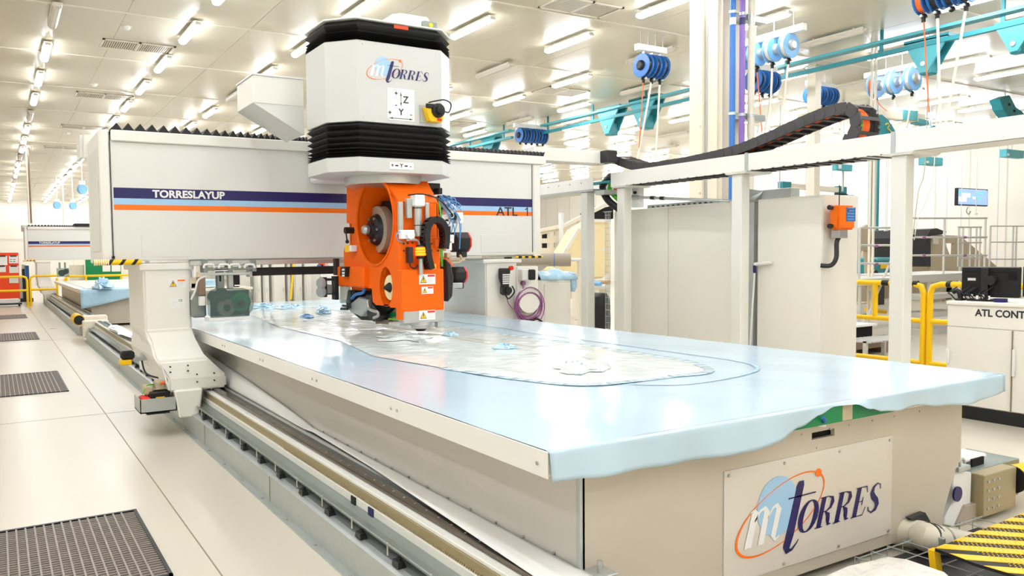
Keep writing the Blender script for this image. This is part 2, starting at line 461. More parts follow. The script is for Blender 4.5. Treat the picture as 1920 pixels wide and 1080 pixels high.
# ------------------------------------------------------------------ floor gratings
def grating(y0, y1, lab):
    x0, x1 = -.55, .745
    t = thing('floor_grating', lab, 'grating', ((x0+x1)/2, (y0+y1)/2, 0), 'square floor gratings along the aisle')
    b = B()
    for a in ((x0,x1,y0,y0+.02),(x0,x1,y1-.02,y1),(x0,x0+.02,y0,y1),(x1-.02,x1,y0,y1)): b.box(*a, 0, .012)
    b.obj('frame', 'dark', t)
    B().box(x0+.01, x1-.01, y0+.01, y1-.01, .0003, .002).obj('pit', M('pit_dark', (96,84,78), .8), t)
    b = B(); n = int((x1-x0)/.05)
    for k in range(1, n): b.box(x0+k*.05-.005, x0+k*.05+.005, y0, y1, .002, .011)
    stuff(b.obj('bearing_bars', 'gratebar', t))
    b = B(); n = int((y1-y0)/.035)
    for k in range(1, n): b.box(x0, x1, y0+k*.035-.004, y0+k*.035+.004, .002, .009)
    stuff(b.obj('cross_bars', 'gratebar', t))
mt['gratebar'] = M('grating_steel', (150,142,134), .5, .2)
for i, (a, c) in enumerate([(4.1,5.31),(10.6,12.6),(17.9,19.7),(24.7,26.3)]):
    grating(a, c, '%s square steel floor grating in the aisle%s' % (['nearest','second','third','furthest'][i], ['',' beside the gantry leg',' towards the orange board',' just before the orange board'][i]))
# ------------------------------------------------------------------ big column
t = thing('building_column', 'wide white boxed building column rising behind the cable trough', 'column', (9.5, 8.4, 0))
cx0 = 9.4; yb = PX(1298, 200, cx0).y; ya = PX(1350, 200, cx0).y
xr = PY(1400, 200, ya).x
B().box(cx0, xr, ya, yb, 0, CZ).obj('shaft', 'colcream', t, .05, 3)
y1 = PX(1322, 200, cx0).y
B().box(cx0-.06, cx0, y1, yb, 0, CZ).obj('cover_strip', 'colcream', t)
b = B()
for k in range(10): b.box(cx0-.066, cx0-.06, y1+.02, y1+.05, .5+k*.5, .53+k*.5)
stuff(b.obj('rivets', 'galv', t))
B().box(cx0-.01, cx0, y1-.05, y1-.01, 2.2, CZ).obj('cable_channel', 'galv', t)
for (zz) in (PY(1370,22,ya-.2).z, PY(1370,213,ya-.2).z):
    B().box(cx0+.25, xr+.25, ya-.145, ya-.0, zz-.05, zz+.05).obj('pipe_bracket', 'galv', t, .008)
for u, m, lab in ((1373,'pipeb','tall blue painted pipe clamped to the white column'),(1391,'pipep','tall purple painted pipe clamped to the white column'),(1408,'ivory','tall pale pipe clamped right of the purple pipe')):
    p = PY(u, 200, ya-.2)
    t = thing('vertical_pipe', lab, 'pipe', (p.x, p.y, 0), 'vertical pipes on the white column')
    B().cyl((p.x,p.y,0.3), (p.x,p.y,CZ), .042 if m != 'ivory' else .05, n=16).obj('pipe', m, t)
    for z in (PY(1370,22,ya-.2).z, PY(1370,213,ya-.2).z): B().cyl((p.x,p.y,z-.02),(p.x,p.y,z+.02), .056, n=16).obj('clamp', 'galv', t)
    z = PY(u, 40, ya-.2).z
    B().cyl((p.x,p.y,z-.05),(p.x,p.y,z+.05), .0445 if m != 'ivory' else .053, n=16).obj('marking_band', 'whitelit' if m == 'pipeb' else 'navy' if m=='pipep' else 'galv', t)
# thin second strut pair and white square duct behind the chain
for (u, vt, wdt, xx, nm) in ((1526,130,.19,15.2,'square white steel post beyond the cable chain'),(1634,80,.035,14.5,'thin white conduit dropping from the ceiling, left of a pair'),(1641,80,.035,14.5,'thin white conduit dropping from the ceiling, right of a pair')):
    p = PX(u, 200, xx)
    t = thing('hanging_conduit' if wdt < .1 else 'square_post', nm, 'post', (p.x, p.y, 0))
    B().box(p.x-wdt/2, p.x+wdt/2, p.y-wdt/2, p.y+wdt/2, 0, CZ).obj('shaft', 'cream', t)
    B().box(p.x-wdt*.7, p.x+wdt*.7, p.y-wdt*.7, p.y+wdt*.7, CZ-.03, CZ).obj('top_plate', 'galv', t)
# ------------------------------------------------------------------ teal crane rail
def crane_rail(pa, pb, lab):
    t = thing('crane_rail', lab, 'crane rail', (pa.x, (pa.y+pb.y)/2, pa.z), 'teal overhead crane rails')
    x = (pa.x+pb.x)/2; z = (pa.z+pb.z)/2; y0, y1 = sorted((pa.y, pb.y))
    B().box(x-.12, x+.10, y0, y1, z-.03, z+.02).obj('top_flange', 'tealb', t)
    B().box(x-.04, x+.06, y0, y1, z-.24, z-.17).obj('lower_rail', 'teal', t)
    k = y0+.4
    while k < y1:
        B().box(x-.01, x+.02, k, k+.06, z-.18, z-.02).obj('cross_tie', 'teal', t)
        B().box(x-.02, x+.02, k, k+.04, z, CZ).obj('hanger', 'teal', t); k += 1.9
    return x, z
zr = 5.28
pa, pb = PZ(1000,234,zr), PZ(1920,26,zr)
xr_ = (pa.x+pb.x)/2
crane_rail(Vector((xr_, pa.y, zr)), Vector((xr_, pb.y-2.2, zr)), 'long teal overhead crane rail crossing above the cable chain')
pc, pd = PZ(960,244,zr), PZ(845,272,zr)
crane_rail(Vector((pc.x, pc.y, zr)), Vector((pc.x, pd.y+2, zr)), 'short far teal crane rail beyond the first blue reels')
def hopper(u, v, s, xx, lab, flip=0, dz=0):
    p = PX(u, v, xx); x, y, z = p
    t = thing('crane_bracket', lab, 'bracket', p, 'teal brackets on the crane rail')
    # tapered trapezoid plate facing the camera plus side wedge
    b = B(); T = [(-.5*s,0),(.5*s,0),(.12*s,-.75*s),(-.05*s,-.75*s)]
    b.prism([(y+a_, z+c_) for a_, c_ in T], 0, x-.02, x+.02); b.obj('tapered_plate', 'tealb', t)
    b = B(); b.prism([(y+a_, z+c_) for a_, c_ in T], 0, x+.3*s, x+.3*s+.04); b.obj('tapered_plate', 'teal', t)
    B().box(x-.02, x+.34*s, y-.5*s, y+.5*s, z-.02, z+.04).obj('top_plate', 'teal', t)
    B().box(x+.0, x+.32*s, y-.1*s, y+.16*s, z-.8*s, z-.42*s).obj('drive_box', 'teal', t, .02)
    B().cyl((x-.04, y+.05*s, z-.55*s), (x+.02, y+.05*s, z-.55*s), .04, n=10).obj('pin', 'galv', t)
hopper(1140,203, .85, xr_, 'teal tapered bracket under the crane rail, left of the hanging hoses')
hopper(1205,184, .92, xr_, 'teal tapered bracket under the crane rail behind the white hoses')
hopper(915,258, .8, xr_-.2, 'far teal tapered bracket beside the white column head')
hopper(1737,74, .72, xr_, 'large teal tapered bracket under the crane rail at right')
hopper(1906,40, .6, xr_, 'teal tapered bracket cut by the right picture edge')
# ------------------------------------------------------------------ hose reels
def reel_bank(u, v, z, n, along, lab, pale=False, R=.19, pitch=.26, hoses=(), barw=None, first_orange=False, drop=.2):
    p = PZ(u, v, z); ax = Vector((1,0,0)) if along == 'x' else Vector((0,1,0)); side = Vector((0,1,0)) if along == 'x' else Vector((1,0,0))
    t = thing('hose_reel_bank', lab, 'hose reels', p, 'banks of hose reels under the ceiling')
    L = pitch*n
    b = B(); a = p-ax*(L*.62); c = p+ax*(L*.55)
    b.box(min(a.x,c.x)-(.05 if along!='x' else 0), max(a.x,c.x)+(.05 if along!='x' else 0), min(a.y,c.y)-(.05 if along=='x' else 0), max(a.y,c.y)+(.05 if along=='x' else 0), p.z-.05, p.z+.06)
    b.obj('mounting_bar', 'whitelit', t, .006)
    for s_ in (-.45,-.15,.15,.45): B().cyl(p+ax*(L*s_), p+ax*(L*s_)+Vector((0,0,CZ-p.z)), .008, n=6).obj('hanger_rod', 'galv', t)
    for k in range(n):
        c = p+ax*(pitch*(k-(n-1)/2))-Vector((0,0,drop+R))
        m = 'bluel' if pale else 'blue'
        f = B().lathe([(0,-.06),(R,-.06),(R+.008,-.052),(R,-.044),(R*.72,-.036),(R*.72,.036),(R,.044),(R+.008,.052),(R,.06),(0,.06)], c, ax, 22).obj('reel', m, t)
        B().lathe([(R*.7,-.035),(R*.86,-.034),(R*.86,.034),(R*.7,.035)], c, ax, 20).obj('wound_hose', 'orangec' if (first_orange and k == n-1) else ('hosew' if pale else 'dark'), f)
        B().lathe([(0,-.11),(R*.3,-.11),(R*.42,-.09),(R*.45,-.06),(0,-.06)], c, ax, 16).obj('hub', 'galv' if pale else 'black', f)
        b = B(); b.box(c.x-.015, c.x+.015, c.y-.015, c.y+.015, c.z+R*.2, p.z-.05)
        b.add([],[]); b.obj('reel_arm', 'galv', t)
        q = c-Vector((0,0,R+.03))+side*.0
        B().lathe([(.0,.04),(.03,.03),(.045,0),(.02,-.03),(0,-.04)], q, (0,0,1), 10).obj('hose_stop', 'black', t)
        B().cyl(q+side*-.07, q+side*.07, .018, n=8).obj('guide_roller', 'galv', t)
    for (k, u2, v2, mat) in hoses:
        c = p+ax*(pitch*(k-(n-1)/2))-Vector((0,0,drop+R*2+.04))
        d = ray(u2, v2); tt = (c.x-CAM.x)/d.x if along == 'y' else (c.y-CAM.y)/d.y
        e = CAM+d*tt
        h = thing('hanging_hose', ('thin orange air line' if mat == 'orangec' else 'white hose')+' under the '+lab.replace('bank of ','').replace('hose reels','reels')+', '+['first','second','third','fourth'][k], 'hose', c, 'hoses hanging from the reels')
        B().tube([c, c.lerp(e,.5)+Vector((0,0,-.02)), e], .009 if mat == 'orangec' else .017, 8, sub=3).obj('hose', mat, h)
        B().cyl(c, c-Vector((0,0,.06)), .025, n=8).obj('ferrule', 'black', h)
reel_bank(1222,93,5.22,3,'x','dark blue bank of three hose reels left of the white column', pitch=.2, R=.2, drop=.1, hoses=((0,1197,300,'orangec'),(1,1195,300,'hosew'),(2,1229,300,'hosew')))
reel_bank(997,238,5.25,5,'x','far dark blue bank of five hose reels above the beam end', pitch=.2, R=.2, drop=.06)
reel_bank(1434,72,5.2,4,'y','pale blue bank of four hose reels right of the pipes', True, pitch=.3, R=.2, drop=.03, hoses=((0,1466,235,'hosew'),(1,1443,245,'hosew'),(2,1429,248,'orangec')))
reel_bank(1430,128,5.05,3,'x','dark blue bank of three hose reels below the pale ones', pitch=.22, R=.2, drop=.05, hoses=((2,1433,250,'hosew'),(1,1420,250,'hosew')))
reel_bank(1540,160,5.25,4,'x','dark blue bank of four hose reels behind the square post', pitch=.2, R=.2, drop=.03)
reel_bank(1676,132,5.2,3,'y','pale blue bank of three hose reels under the teal rail', True, pitch=.36, R=.24, drop=.0, first_orange=True, hoses=((2,1663,208,'orangec'),(1,1681,210,'hosew'),(0,1700,240,'hosew')))
reel_bank(1772,-30,5.0,4,'y','large blue bank of four hose reels at the upper right edge', False, pitch=.17, R=.18, drop=-.05, first_orange=True, hoses=((3,1742,210,'orangec'),(2,1764,240,'hosew'),(0,1772,240,'hosew')))
for u, v, lab in ((107,385,'small far blue hose reel hanging above the second gantry, left one'),(137,386,'small far blue hose reel hanging above the second gantry, right one'),(154,355,'larger far blue hose reel beside the big gantry beam')):
    p = PY(u, v, 40 if v > 360 else 30)
    t = thing('hose_reel', lab, 'hose reel', p, 'single hose reels at the far end')
    B().lathe([(0,-.05),(.17,-.05),(.17,.05),(0,.05)], p, (1,-2,0), 20).obj('reel', 'bluel', t)
    B().lathe([(0,-.09),(.09,-.09),(.09,-.05),(0,-.05)], p, (1,-2,0), 16).obj('hub', 'whitelit', t)
    B().box(p.x-.1, p.x+.1, p.y-.05, p.y+.05, p.z+.16, p.z+.3).obj('mounting_bracket', 'whitelit', t)
    B().cyl(p+Vector((0,0,.3)), Vector((p.x,p.y,CZ)), .02, n=8).obj('drop_rod', 'cream', t)
for u, yy, lab in ((54,30,'thin white ceiling conduit above the second gantry, left one'),(58,30,'thin dark ceiling conduit above the second gantry'),(119,38,'far white ceiling conduit between the blue reels')):
    p = PY(u, 400, yy)
    t = thing('ceiling_conduit', lab, 'conduit', p, 'conduits dropping from the far ceiling')
    B().cyl((p.x,p.y,2.9),(p.x,p.y,CZ), .03, n=8).obj('conduit', 'brown' if 'dark' in lab else 'cream', t)
    B().box(p.x-.06,p.x+.06,p.y-.06,p.y+.06,CZ-.03,CZ).obj('ceiling_plate', 'cream', t)
# ================================================================== GANTRY
def warning(parent, org, ux, uz, w_, h_, colour='red', nm='warning_sign'):
    """white placard with a yellow triangle and a coloured header"""
    ux = Vector(ux).normalized(); uz = Vector(uz).normalized(); n = ux.cross(uz); org = Vector(org)
    def pt(a, c, h): return org+ux*(a*w_)+uz*(c*h_)+n*h
    def slab(pl, h0, h1, m, name, par):
        b = B(); b.loft([[pt(a, c, h0) for a, c in pl], [pt(a, c, h1) for a, c in pl]]); return b.obj(name, m, par)
    s = slab([(0,0),(1,0),(1,1),(0,1)], 0, .002, 'whitelit', nm, parent)
    if parent.parent: par = parent
    else: par = s
    slab([(.06,.14),(.46,.14),(.26,.88)], .002, .0028, 'letter', 'triangle_border', par)
    slab([(.105,.2),(.415,.2),(.26,.78)], .0028, .0036, 'yellow', 'warning_triangle', par)
    slab([(.24,.36),(.28,.36),(.29,.66),(.23,.66)], .0036, .0042, 'letter', 'warning_mark', par)
    slab([(.235,.27),(.285,.27),(.285,.32),(.235,.32)], .0036, .0042, 'letter', 'warning_mark', par)
    slab([(.52,.74),(.96,.74),(.96,.93),(.52,.93)], .002, .003, colour, 'header_band', par)
    for k in range(4): slab([(.52,.58-k*.13),(.9-.06*(k%2),.58-k*.13),(.9-.06*(k%2),.63-k*.13),(.52,.63-k*.13)], .002, .003, 'grey', 'text_line', par)
    return s
def gantry(G, dx, dy, main):
    """portal machine; main position has its front face at y 7.88"""
    def bx(name, mat, par, x0,x1,y0,y1,z0,z1, bev=0): return B().box(x0+dx,x1+dx,y0+dy,y1+dy,z0,z1).obj(name, mat, par, bev)
    Y = 7.88
    beam = bx('beam', 'grey', G, .98,6.02,Y,8.9,1.625,2.76,.008)
    bx('end_cover', 'white', G, .885,.976,Y-.005,8.95,1.60,2.86,.012)
    bx('end_cover', 'white', G, 5.91,6.02,Y-.012,8.95,1.60,2.757,.01)
    bx('side_hatch', 'grey', G, .877,.885,Y+.12,8.7,1.72,2.7,.003)
    bx('top_cap', 'white', G, .99,6.10,Y-.03,Y+.1,2.756,2.86,.008)
    bx('top_cap', 'white', G, .86,6.10,8.9,9.02,2.70,2.95,.008)
    bx('rear_bellows', 'bellow', G, .865,.93,9.03,9.4,2.79,2.94); bx('rear_cover', 'white', G, .83,.862,9.02,9.42,2.72,2.96,.004)
    def zig(x0, x1, step, h, y0, y1, nm='bellows'):
        pl = [(x0+dx, 2.82)]; x = x0; k = 0
        while x < x1:
            st = step(x); pl += [(x+dx, 2.865), (x+st/2+dx, 2.865+h(x))]; x += st
        pl += [(x1+dx, 2.865), (x1+dx, 2.82)]
        b = B(); b.prism(pl, 1, y0+dy, y1+dy); return b.obj(nm, 'bellow', G)
    zig(.99, 2.95, lambda x: .108-.075*max(0,(x-1.6)/1.4), lambda x: .07-.02*max(0,(x-1.6)/1.4), Y+.0, 8.86)
    zig(3.5, 6.08, lambda x: .075-.02*(x-3.5)/2.5, lambda x: .055, Y+.0, 8.86)
    # printed stripes
    for (z0, z1, m) in ((2.222,2.322,'navy'),(2.163,2.222,'sky'),(2.112,2.163,'orangep')):
        bx('printed_stripe', m, beam, 1.0,5.89,Y-.0015,Y+.001,z0,z1)
    if main:
        text('lettering', 'TORRESLAYUP', .098, (1.35+dx,Y-.002+dy,2.238), (1,0,0),(0,0,1), 'whitelit', beam, bold=.0035, name_w=.70)
        text('lettering', 'ATL', .15, (5.35+dx,Y-.002+dy,2.112), (1,0,0),(0,0,1), 'letter', beam, name_w=.32, bold=.002)
        one = B(); nn = Vector((0,-1,0)); o1 = Vector((5.76,Y-.002,2.112))
        for st_ in ([(.06,0,.017),(.06,.108,.017)],[(.062,.100,.012),(.042,.086,.014),(.024,.078,.012)]): ribbon(one, st_, o1, Vector((1,0,0)), Vector((0,0,1)), 1, nn, .0012)
        one.obj('lettering', 'letter', beam)
        for (x0, x1, z0, z1) in ((1.235,1.70,1.66,1.88),(5.12,5.66,1.66,1.88)):
            h_ = bx('hatch', 'grey', beam, x0,x1,Y-.004,Y,z0,z1,.002)
        for x in (.955, 5.87): bx('cover_joint', 'letter', beam, x+.022,x+.027,Y-.007,Y+.001,1.66,2.75)
        bx('cable_plug', 'black', beam, .965,.99,Y-.03,Y,1.65,1.675,.004)
        bx('underside_strip', 'grey', beam, 1.7,5.15,Y+.02,Y+.1,1.60,1.63)
    else:
        text('lettering', 'TORRESLAYUP', .098, (1.35+dx,Y-.002+dy,2.238), (1,0,0),(0,0,1), 'whitelit', beam, bold=.0018, name_w=.70)
    # striped bumper
    b = B(); z = 1.615; b.cyl((.80+dx,Y-.05+dy,z),(1.22+dx,Y-.05+dy,z),.026,n=12); bp = b.obj('striped_bumper', 'yellow', G)
    for x in (.94,1.05,1.16):
        b = B(); P = [(x+dx-.03,.0),(x+dx+.0,.0),(x+dx+.04,.0),(x+dx+.01,.0)]
        b.loft([[Vector((x+dx+s*.03+c_*.02, Y-.05+dy+.0275*math.cos(t), z+.0275*math.sin(t))) for t in [2*math.pi*k/12 for k in range(12)] for c_ in (math.sin(t),)] for s in (-.5,.6)]); b.obj('black_band', 'black', bp)
    b = B()
    for k in range(7): b.cyl((.80+dx+k*.02,Y-.05+dy,z),(.811+dx+k*.02,Y-.05+dy,z),.03,n=12)
    b.obj('ribbed_end', 'cream', bp)
    # left leg
    def rect(x0,x1,y0,y1,z): return [(x0+dx,y0+dy,z),(x1+dx,y0+dy,z),(x1+dx,y1+dy,z),(x0+dx,y1+dy,z)]
    b = B(); b.loft([rect(1.24,1.69,Y,8.85,1.56), rect(1.24,1.69,Y,8.85,.94), rect(1.27,1.70,7.80,8.9,.86), rect(1.26,1.72,7.52,9.0,.72), rect(1.27,1.74,7.46,9.05,.69), rect(1.36,1.90,7.42,9.1,.52), rect(1.36,1.90,7.42,9.1,.40)])
    leg = b.obj('leg', 'white', G, .02, 2)
    bx('leg_head', 'white', leg, 1.2,1.72,Y-.02,8.88,1.53,1.60,.01)
    b = B(); b.loft([rect(1.40,1.66,7.36,7.9,.42), rect(1.44,1.62,7.36,7.9,.16)]); b.obj('foot', 'white', leg, .012)
    bx('foot_rim', 'teal', leg, 1.60,1.63,7.38,7.88,.14,.41)
    b = B()
    for (x, z_) in ((1.38,.64),(1.54,.64),(1.38,.59),(1.54,.59)): b.cyl((x+dx,7.425+dy,z_),(x+dx,7.41+dy,z_),.008,n=8)
    for (x, z_) in ((1.62,.55),(1.78,.55),(1.62,.48),(1.78,.48)): b.cyl((x+dx,7.425+dy,z_),(x+dx,7.40+dy,z_),.007,n=8)
    b.obj('bolt', 'dark', leg)
    b = B(); b.cyl((1.70+dx,7.6+dy,.34),(1.70+dx,7.75+dy,.34),.07,n=14); b.cyl((1.76+dx,7.5+dy,.385),(1.80+dx,7.5+dy,.385),.03,n=10); b.obj('roller', 'steel', leg)
    # side flare towards the aisle (thin web)
    b = B(); b.loft([[(1.245+dx,7.9+dy,.9),(1.30+dx,7.44+dy,.66),(1.36+dx,7.42+dy,.42),(1.36+dx,8.2+dy,.42),(1.245+dx,8.3+dy,.9)],[(1.26+dx,7.9+dy,.9),(1.315+dx,7.44+dy,.66),(1.375+dx,7.42+dy,.42),(1.375+dx,8.2+dy,.42),(1.26+dx,8.3+dy,.9)]]); b.obj('side_web', 'white', leg)
    if main:
        warning(leg, (1.475,Y-.0005,1.355), (1,0,0),(0,0,1), .165,.085, 'orangep', 'caution_plate')
        np_ = bx('name_plate', 'whitelit', leg, 1.49,1.62,Y-.003,Y+.001,1.16,1.25)
        for k in range(4): bx('text_line', 'grey', leg, 1.50,1.53+.015*(k%3),Y-.0042,Y-.003,1.175+k*.017,1.18+k*.017)
        text('name_plate_mark', 'CE', .03, (1.565,Y-.0035,1.218),(1,0,0),(0,0,1),'green', leg, bold=.0005)
        for k in range(3): bx('text_line', 'grey', leg, 1.56,1.61,Y-.0042,Y-.003,1.172+k*.014,1.175+k*.014)
    # right leg
    b = B(); b.loft([rect(5.19,5.66,Y,8.9,1.56), rect(5.19,5.66,Y,8.9,0)]); rl = b.obj('leg', 'white', G, .015, 2)
    bx('leg_head', 'white', rl, 5.15,5.72,Y-.02,8.92,1.53,1.58,.01)
    b = B(); b.cyl((5.62+dx,Y-.02+dy,1.60),(6.04+dx,Y-.02+dy,1.60),.013,n=8); b2 = b.obj('striped_bumper', 'yellow', G)
    for k in range(4): B().cyl((5.66+k*.1+dx,Y-.02+dy,1.60),(5.71+k*.1+dx,Y-.02+dy,1.60),.014,n=8).obj('black_band','black',b2)
    # motor tray at left foot
    if main:
        b = B(); x0,x1,y0,y1,z0,z1 = 1.10,1.42,7.38,7.72,.235,.365
        b.box(x0,x1,y0,y1,z0,z0+.01); b.box(x0,x0+.008,y0,y1,z0,z1); b.box(x0,x1,y0,y0+.008,z0,z1); b.box(x1-.008,x1,y0,y1,z0,z1); b.box(x0,x1,y1-.008,y1,z0,z1-.03)
        tr = b.obj('motor_tray', 'galv', G)
        bx('scanner', 'black', tr, 1.2,1.38,7.45,7.6,.25,.41,.01); bx('scanner_base', 'red', tr, 1.12,1.2,7.42,7.6,.25,.37,.01)
        bx('scanner_top', 'tan', tr, 1.16,1.24,7.52,7.68,.38,.46,.008); bx('scanner_top', 'tan', tr, 1.26,1.34,7.5,7.62,.42,.5,.008)
        bx('label_strip', 'yellow', tr, 1.25,1.33,7.448,7.45,.35,.365)
        B().tube([(1.3,7.5,.48),(1.36,7.52,.49),(1.42,7.6,.52),(1.36,7.75,.62),(1.37,7.8,.72)],.014,8,sub=4).obj('cable', 'orangec', tr)
        B().tube([(1.14,7.5,.40),(1.2,7.55,.47),(1.3,7.6,.46),(1.36,7.6,.5)],.006,6,sub=4).obj('cable', 'greenc', tr)
        bx('tray_foot', 'black', tr, 1.16,1.36,7.4,7.5,.215,.235)
        # yellow laser scanner on stalk
        s = PZ(238, 676, .5); s = PX(238, 676, 1.12)
        sc = bx('safety_scanner', 'yellow', G, s.x-.07,s.x+.04,s.y-.06,s.y+.06,s.z-.04,s.z+.012,.008)
        bx('scanner_head', 'black', sc, s.x-.06,s.x+.07,s.y-.05,s.y+.05,s.z+.012,s.z+.10,.02)
        bx('scanner_bracket', 'galv', sc, s.x+.05,s.x+.20,s.y-.03,s.y+.03,s.z-.01,s.z+.03,.005)
        B().tube([(s.x+.14,s.y,s.z),(s.x+.15,s.y-.2,s.z-.12),(s.x+.25,s.y-.5,s.z-.14),(1.36,7.65,.5)],.009,8,sub=5).obj('cable','black',sc)
        B().cyl((s.x+.16,s.y,s.z+.02),(1.27,s.y+.1,s.z+.04),.012,n=8).obj('stalk','galv',sc)
G = thing('gantry_machine', 'large pale grey gantry with navy, blue and orange stripes spanning the blue table', 'gantry', (3.4, 8.4, 0))
gantry(G, 0, 0, True)
# control box on right leg
p0, p1 = PY(970,503,7.84), PY(1010,600,7.84)
cb = B().box(p0.x+.0, p1.x, 7.84, 8.3, .62, p0.z+.02).obj('control_box', 'white', G, .01)
q = PY(985,515,7.8)
B().box(q.x-.09,q.x+.02,7.74,7.84,q.z-.07,q.z+.07).obj('isolator', 'grey', cb, .01)
B().box(q.x-.0,q.x+.09,7.70,7.80,q.z-.065,q.z+.065).obj('isolator_knob', 'black', cb, .012)
q = PY(979,531,7.84); B().cyl((q.x,7.85,q.z),(q.x,7.80,q.z),.028,n=12).obj('gland','purple',cb)
# cable hook and coil
c0 = PY(992,562,7.76)
b = B(); b.lathe([(.13,.0),(.165,0),(.165,.09),(.13,.09)], (c0.x,7.84,c0.z), (0,-1,0), 26); b.obj('cable_hook', 'white', cb)
co = thing('cable_coil', 'coil of purple cable hung on the right leg control box', 'cable', (c0.x, 7.76, c0.z))
b = B()
for k in range(8):
    r0 = .160+.017*(k % 4); zz = -.02-.012*(k//2)
    pts = [(c0.x+r0*math.cos(a)*(1+.05*math.sin(k)), 7.79-.008*k, c0.z+zz-.03+(r0+.03*math.sin(k*2))*math.sin(a)) for a in [2*math.pi*j/22+k for j in range(23)]]
    b.tube(pts, .008, 6)
b.obj('cable', 'purple', co)
q = PY(979,531,7.80); B().tube([(q.x,7.78,q.z),(q.x-.02,7.76,q.z-.1),(c0.x-.17,7.76,c0.z+.06),(c0.x-.2,7.76,c0.z-.08),(c0.x-.17,7.76,c0.z-.2)],.008,6,sub=5).obj('cable_tail','purple',co)
B().tube([(c0.x-.15,7.76,c0.z-.25),(c0.x,7.72,c0.z-.26),(c0.x+.1,7.74,c0.z-.24),(c0.x+.17,7.72,c0.z-.28)],.014,8,sub=4).obj('black_plug','black',co)
# handheld pendant
q0, q1 = PY(932,503,7.84), PY(957,553,7.84)
pn = thing('hand_pendant', 'dark handheld control pendant with red button hanging on the right leg', 'pendant', (q0.x, 7.8, q1.z))
xm = (q0.x+q1.x)/2
b = B(); b.loft([[(xm-.085,7.84,q0.z),(xm+.075,7.84,q0.z),(xm+.075,7.79,q0.z),(xm-.085,7.79,q0.z)],[(xm-.085,7.84,q0.z-.12),(xm+.06,7.84,q0.z-.12),(xm+.06,7.785,q0.z-.12),(xm-.085,7.785,q0.z-.12)],[(xm-.04,7.84,q0.z-.24),(xm+.05,7.84,q0.z-.24),(xm+.05,7.79,q0.z-.24),(xm-.04,7.79,q0.z-.24)],[(xm-.04,7.84,q1.z),(xm+.07,7.84,q1.z),(xm+.07,7.79,q1.z),(xm-.04,7.79,q1.z)]])
b.obj('housing', 'dark', pn, .012)
b = B()
for i in range(5):
    for j in range(4): b.box(xm-.055+j*.028,xm-.033+j*.028,7.778,7.786,q0.z-.09-i*.026,q0.z-.072-i*.026)
stuff(b.obj('keys', 'whitelit', pn))
B().cyl((xm+.06,7.79,q0.z+.0),(xm+.06,7.75,q0.z+.0),.028,n=14).obj('stop_button', 'red', pn)
B().cyl((xm+.02,7.79,q1.z+.06),(xm+.02,7.755,q1.z+.06),.045,n=16).obj('hand_wheel', 'black', pn)
B().tube([(xm-.08,7.78,q0.z-.2),(xm-.1,7.76,q0.z-.3),(xm-.04,7.77,q1.z+.02),(xm+.02,7.77,q1.z-.04),(xm+.1,7.76,q1.z+.04),(xm+.08,7.78,q0.z-.22)],.009,8,sub=5).obj('strap', 'black', pn)
B().tube([(xm,7.78,q1.z),(xm+.02,7.77,q1.z-.1),(xm+.12,7.76,q1.z-.19),(xm+.28,7.76,q1.z-.17)],.006,6,sub=5).obj('lead', 'purple', pn)
# white arm that carries the chain to the trough
arm = B().box(6.02, 7.2, 8.0, 8.25, 2.83, 3.0).obj('chain_arm', 'white', G, .008)
B().box(7.12, 7.3, 7.86, 8.26, 2.84, 3.0).obj('chain_bracket', 'dark', arm, .008)
# ------------------------------------------------------------------ underslung rail with cutting unit
Yr = 7.78
rp = [PY(357,487,Yr), PY(650,497,Yr)]
rr = thing('underslung_rail', 'grey guide rail with black cable channel under the gantry beam', 'rail', ((rp[0].x+rp[1].x)/2, Yr, 1.55))
B().box(rp[0].x,rp[1].x,Yr,Yr+.1,PY(500,494,Yr).z-.01,PY(500,487,Yr).z).obj('rail', 'steel', rr, .004)
a, c = PY(470,502,Yr+.1), PY(632,513,Yr+.1)
B().box(a.x,c.x,Yr+.06,Yr+.16,c.z,a.z).obj('cable_channel', 'black', rr)
B().box(a.x-.03,a.x,Yr+.05,Yr+.17,c.z-.01,a.z+.01).obj('channel_end', 'whitelit', rr)
for u in (384,430,475):
    q = PY(u,487,Yr-.02); B().box(q.x-.022,q.x+.022,Yr-.05,Yr+.1,1.50,q.z).obj('carriage_plate', 'tray', rr, .004)
q = PY(380,497,Yr); q2 = PY(477,500,Yr); B().box(q.x,q2.x,Yr-.04,Yr+.1,q2.z-.03,q2.z).obj('carriage_bar', 'tray', rr, .004)
cu_ = thing('ply_cutting_unit', 'cutting unit with smoked transparent cover over reels under the beam by the left leg', 'machine', (2.1, Yr, .95))
def QY(u, v, y=Yr-.1): return PY(u, v, y)
def pbox(name, mat, par, u0, v0, u1, v1, y, d, bev=.004):
    a, c = PY(u0,v0,y), PY(u1,v1,y)
    return B().box(a.x, c.x, y, y+d, c.z, a.z).obj(name, mat, par, bev)
pbox('hanger_column', 'tray', cu_, 407,506,421,542,Yr,.08)
pbox('hanger_column', 'galv', cu_, 428,506,438,542,Yr,.08)
pbox('hanger_slot', 'void', cu_, 411,512,415,528,Yr-.003,.01)
pbox('actuator', 'brown', cu_, 372,520,386,553,Yr-.05,.1)
pbox('actuator_foot', 'whitelit', cu_, 374,556,386,573,Yr-.06,.1)
pbox('drive_motor', 'tray', cu_, 360,545,388,595,Yr+.0,.16,.02)
pbox('top_bar', 'whitelit', cu_, 402,504,438,508,Yr-.04,.1)
pbox('side_rod', 'galv', cu_, 383,512,470,515,Yr-.06,.02)
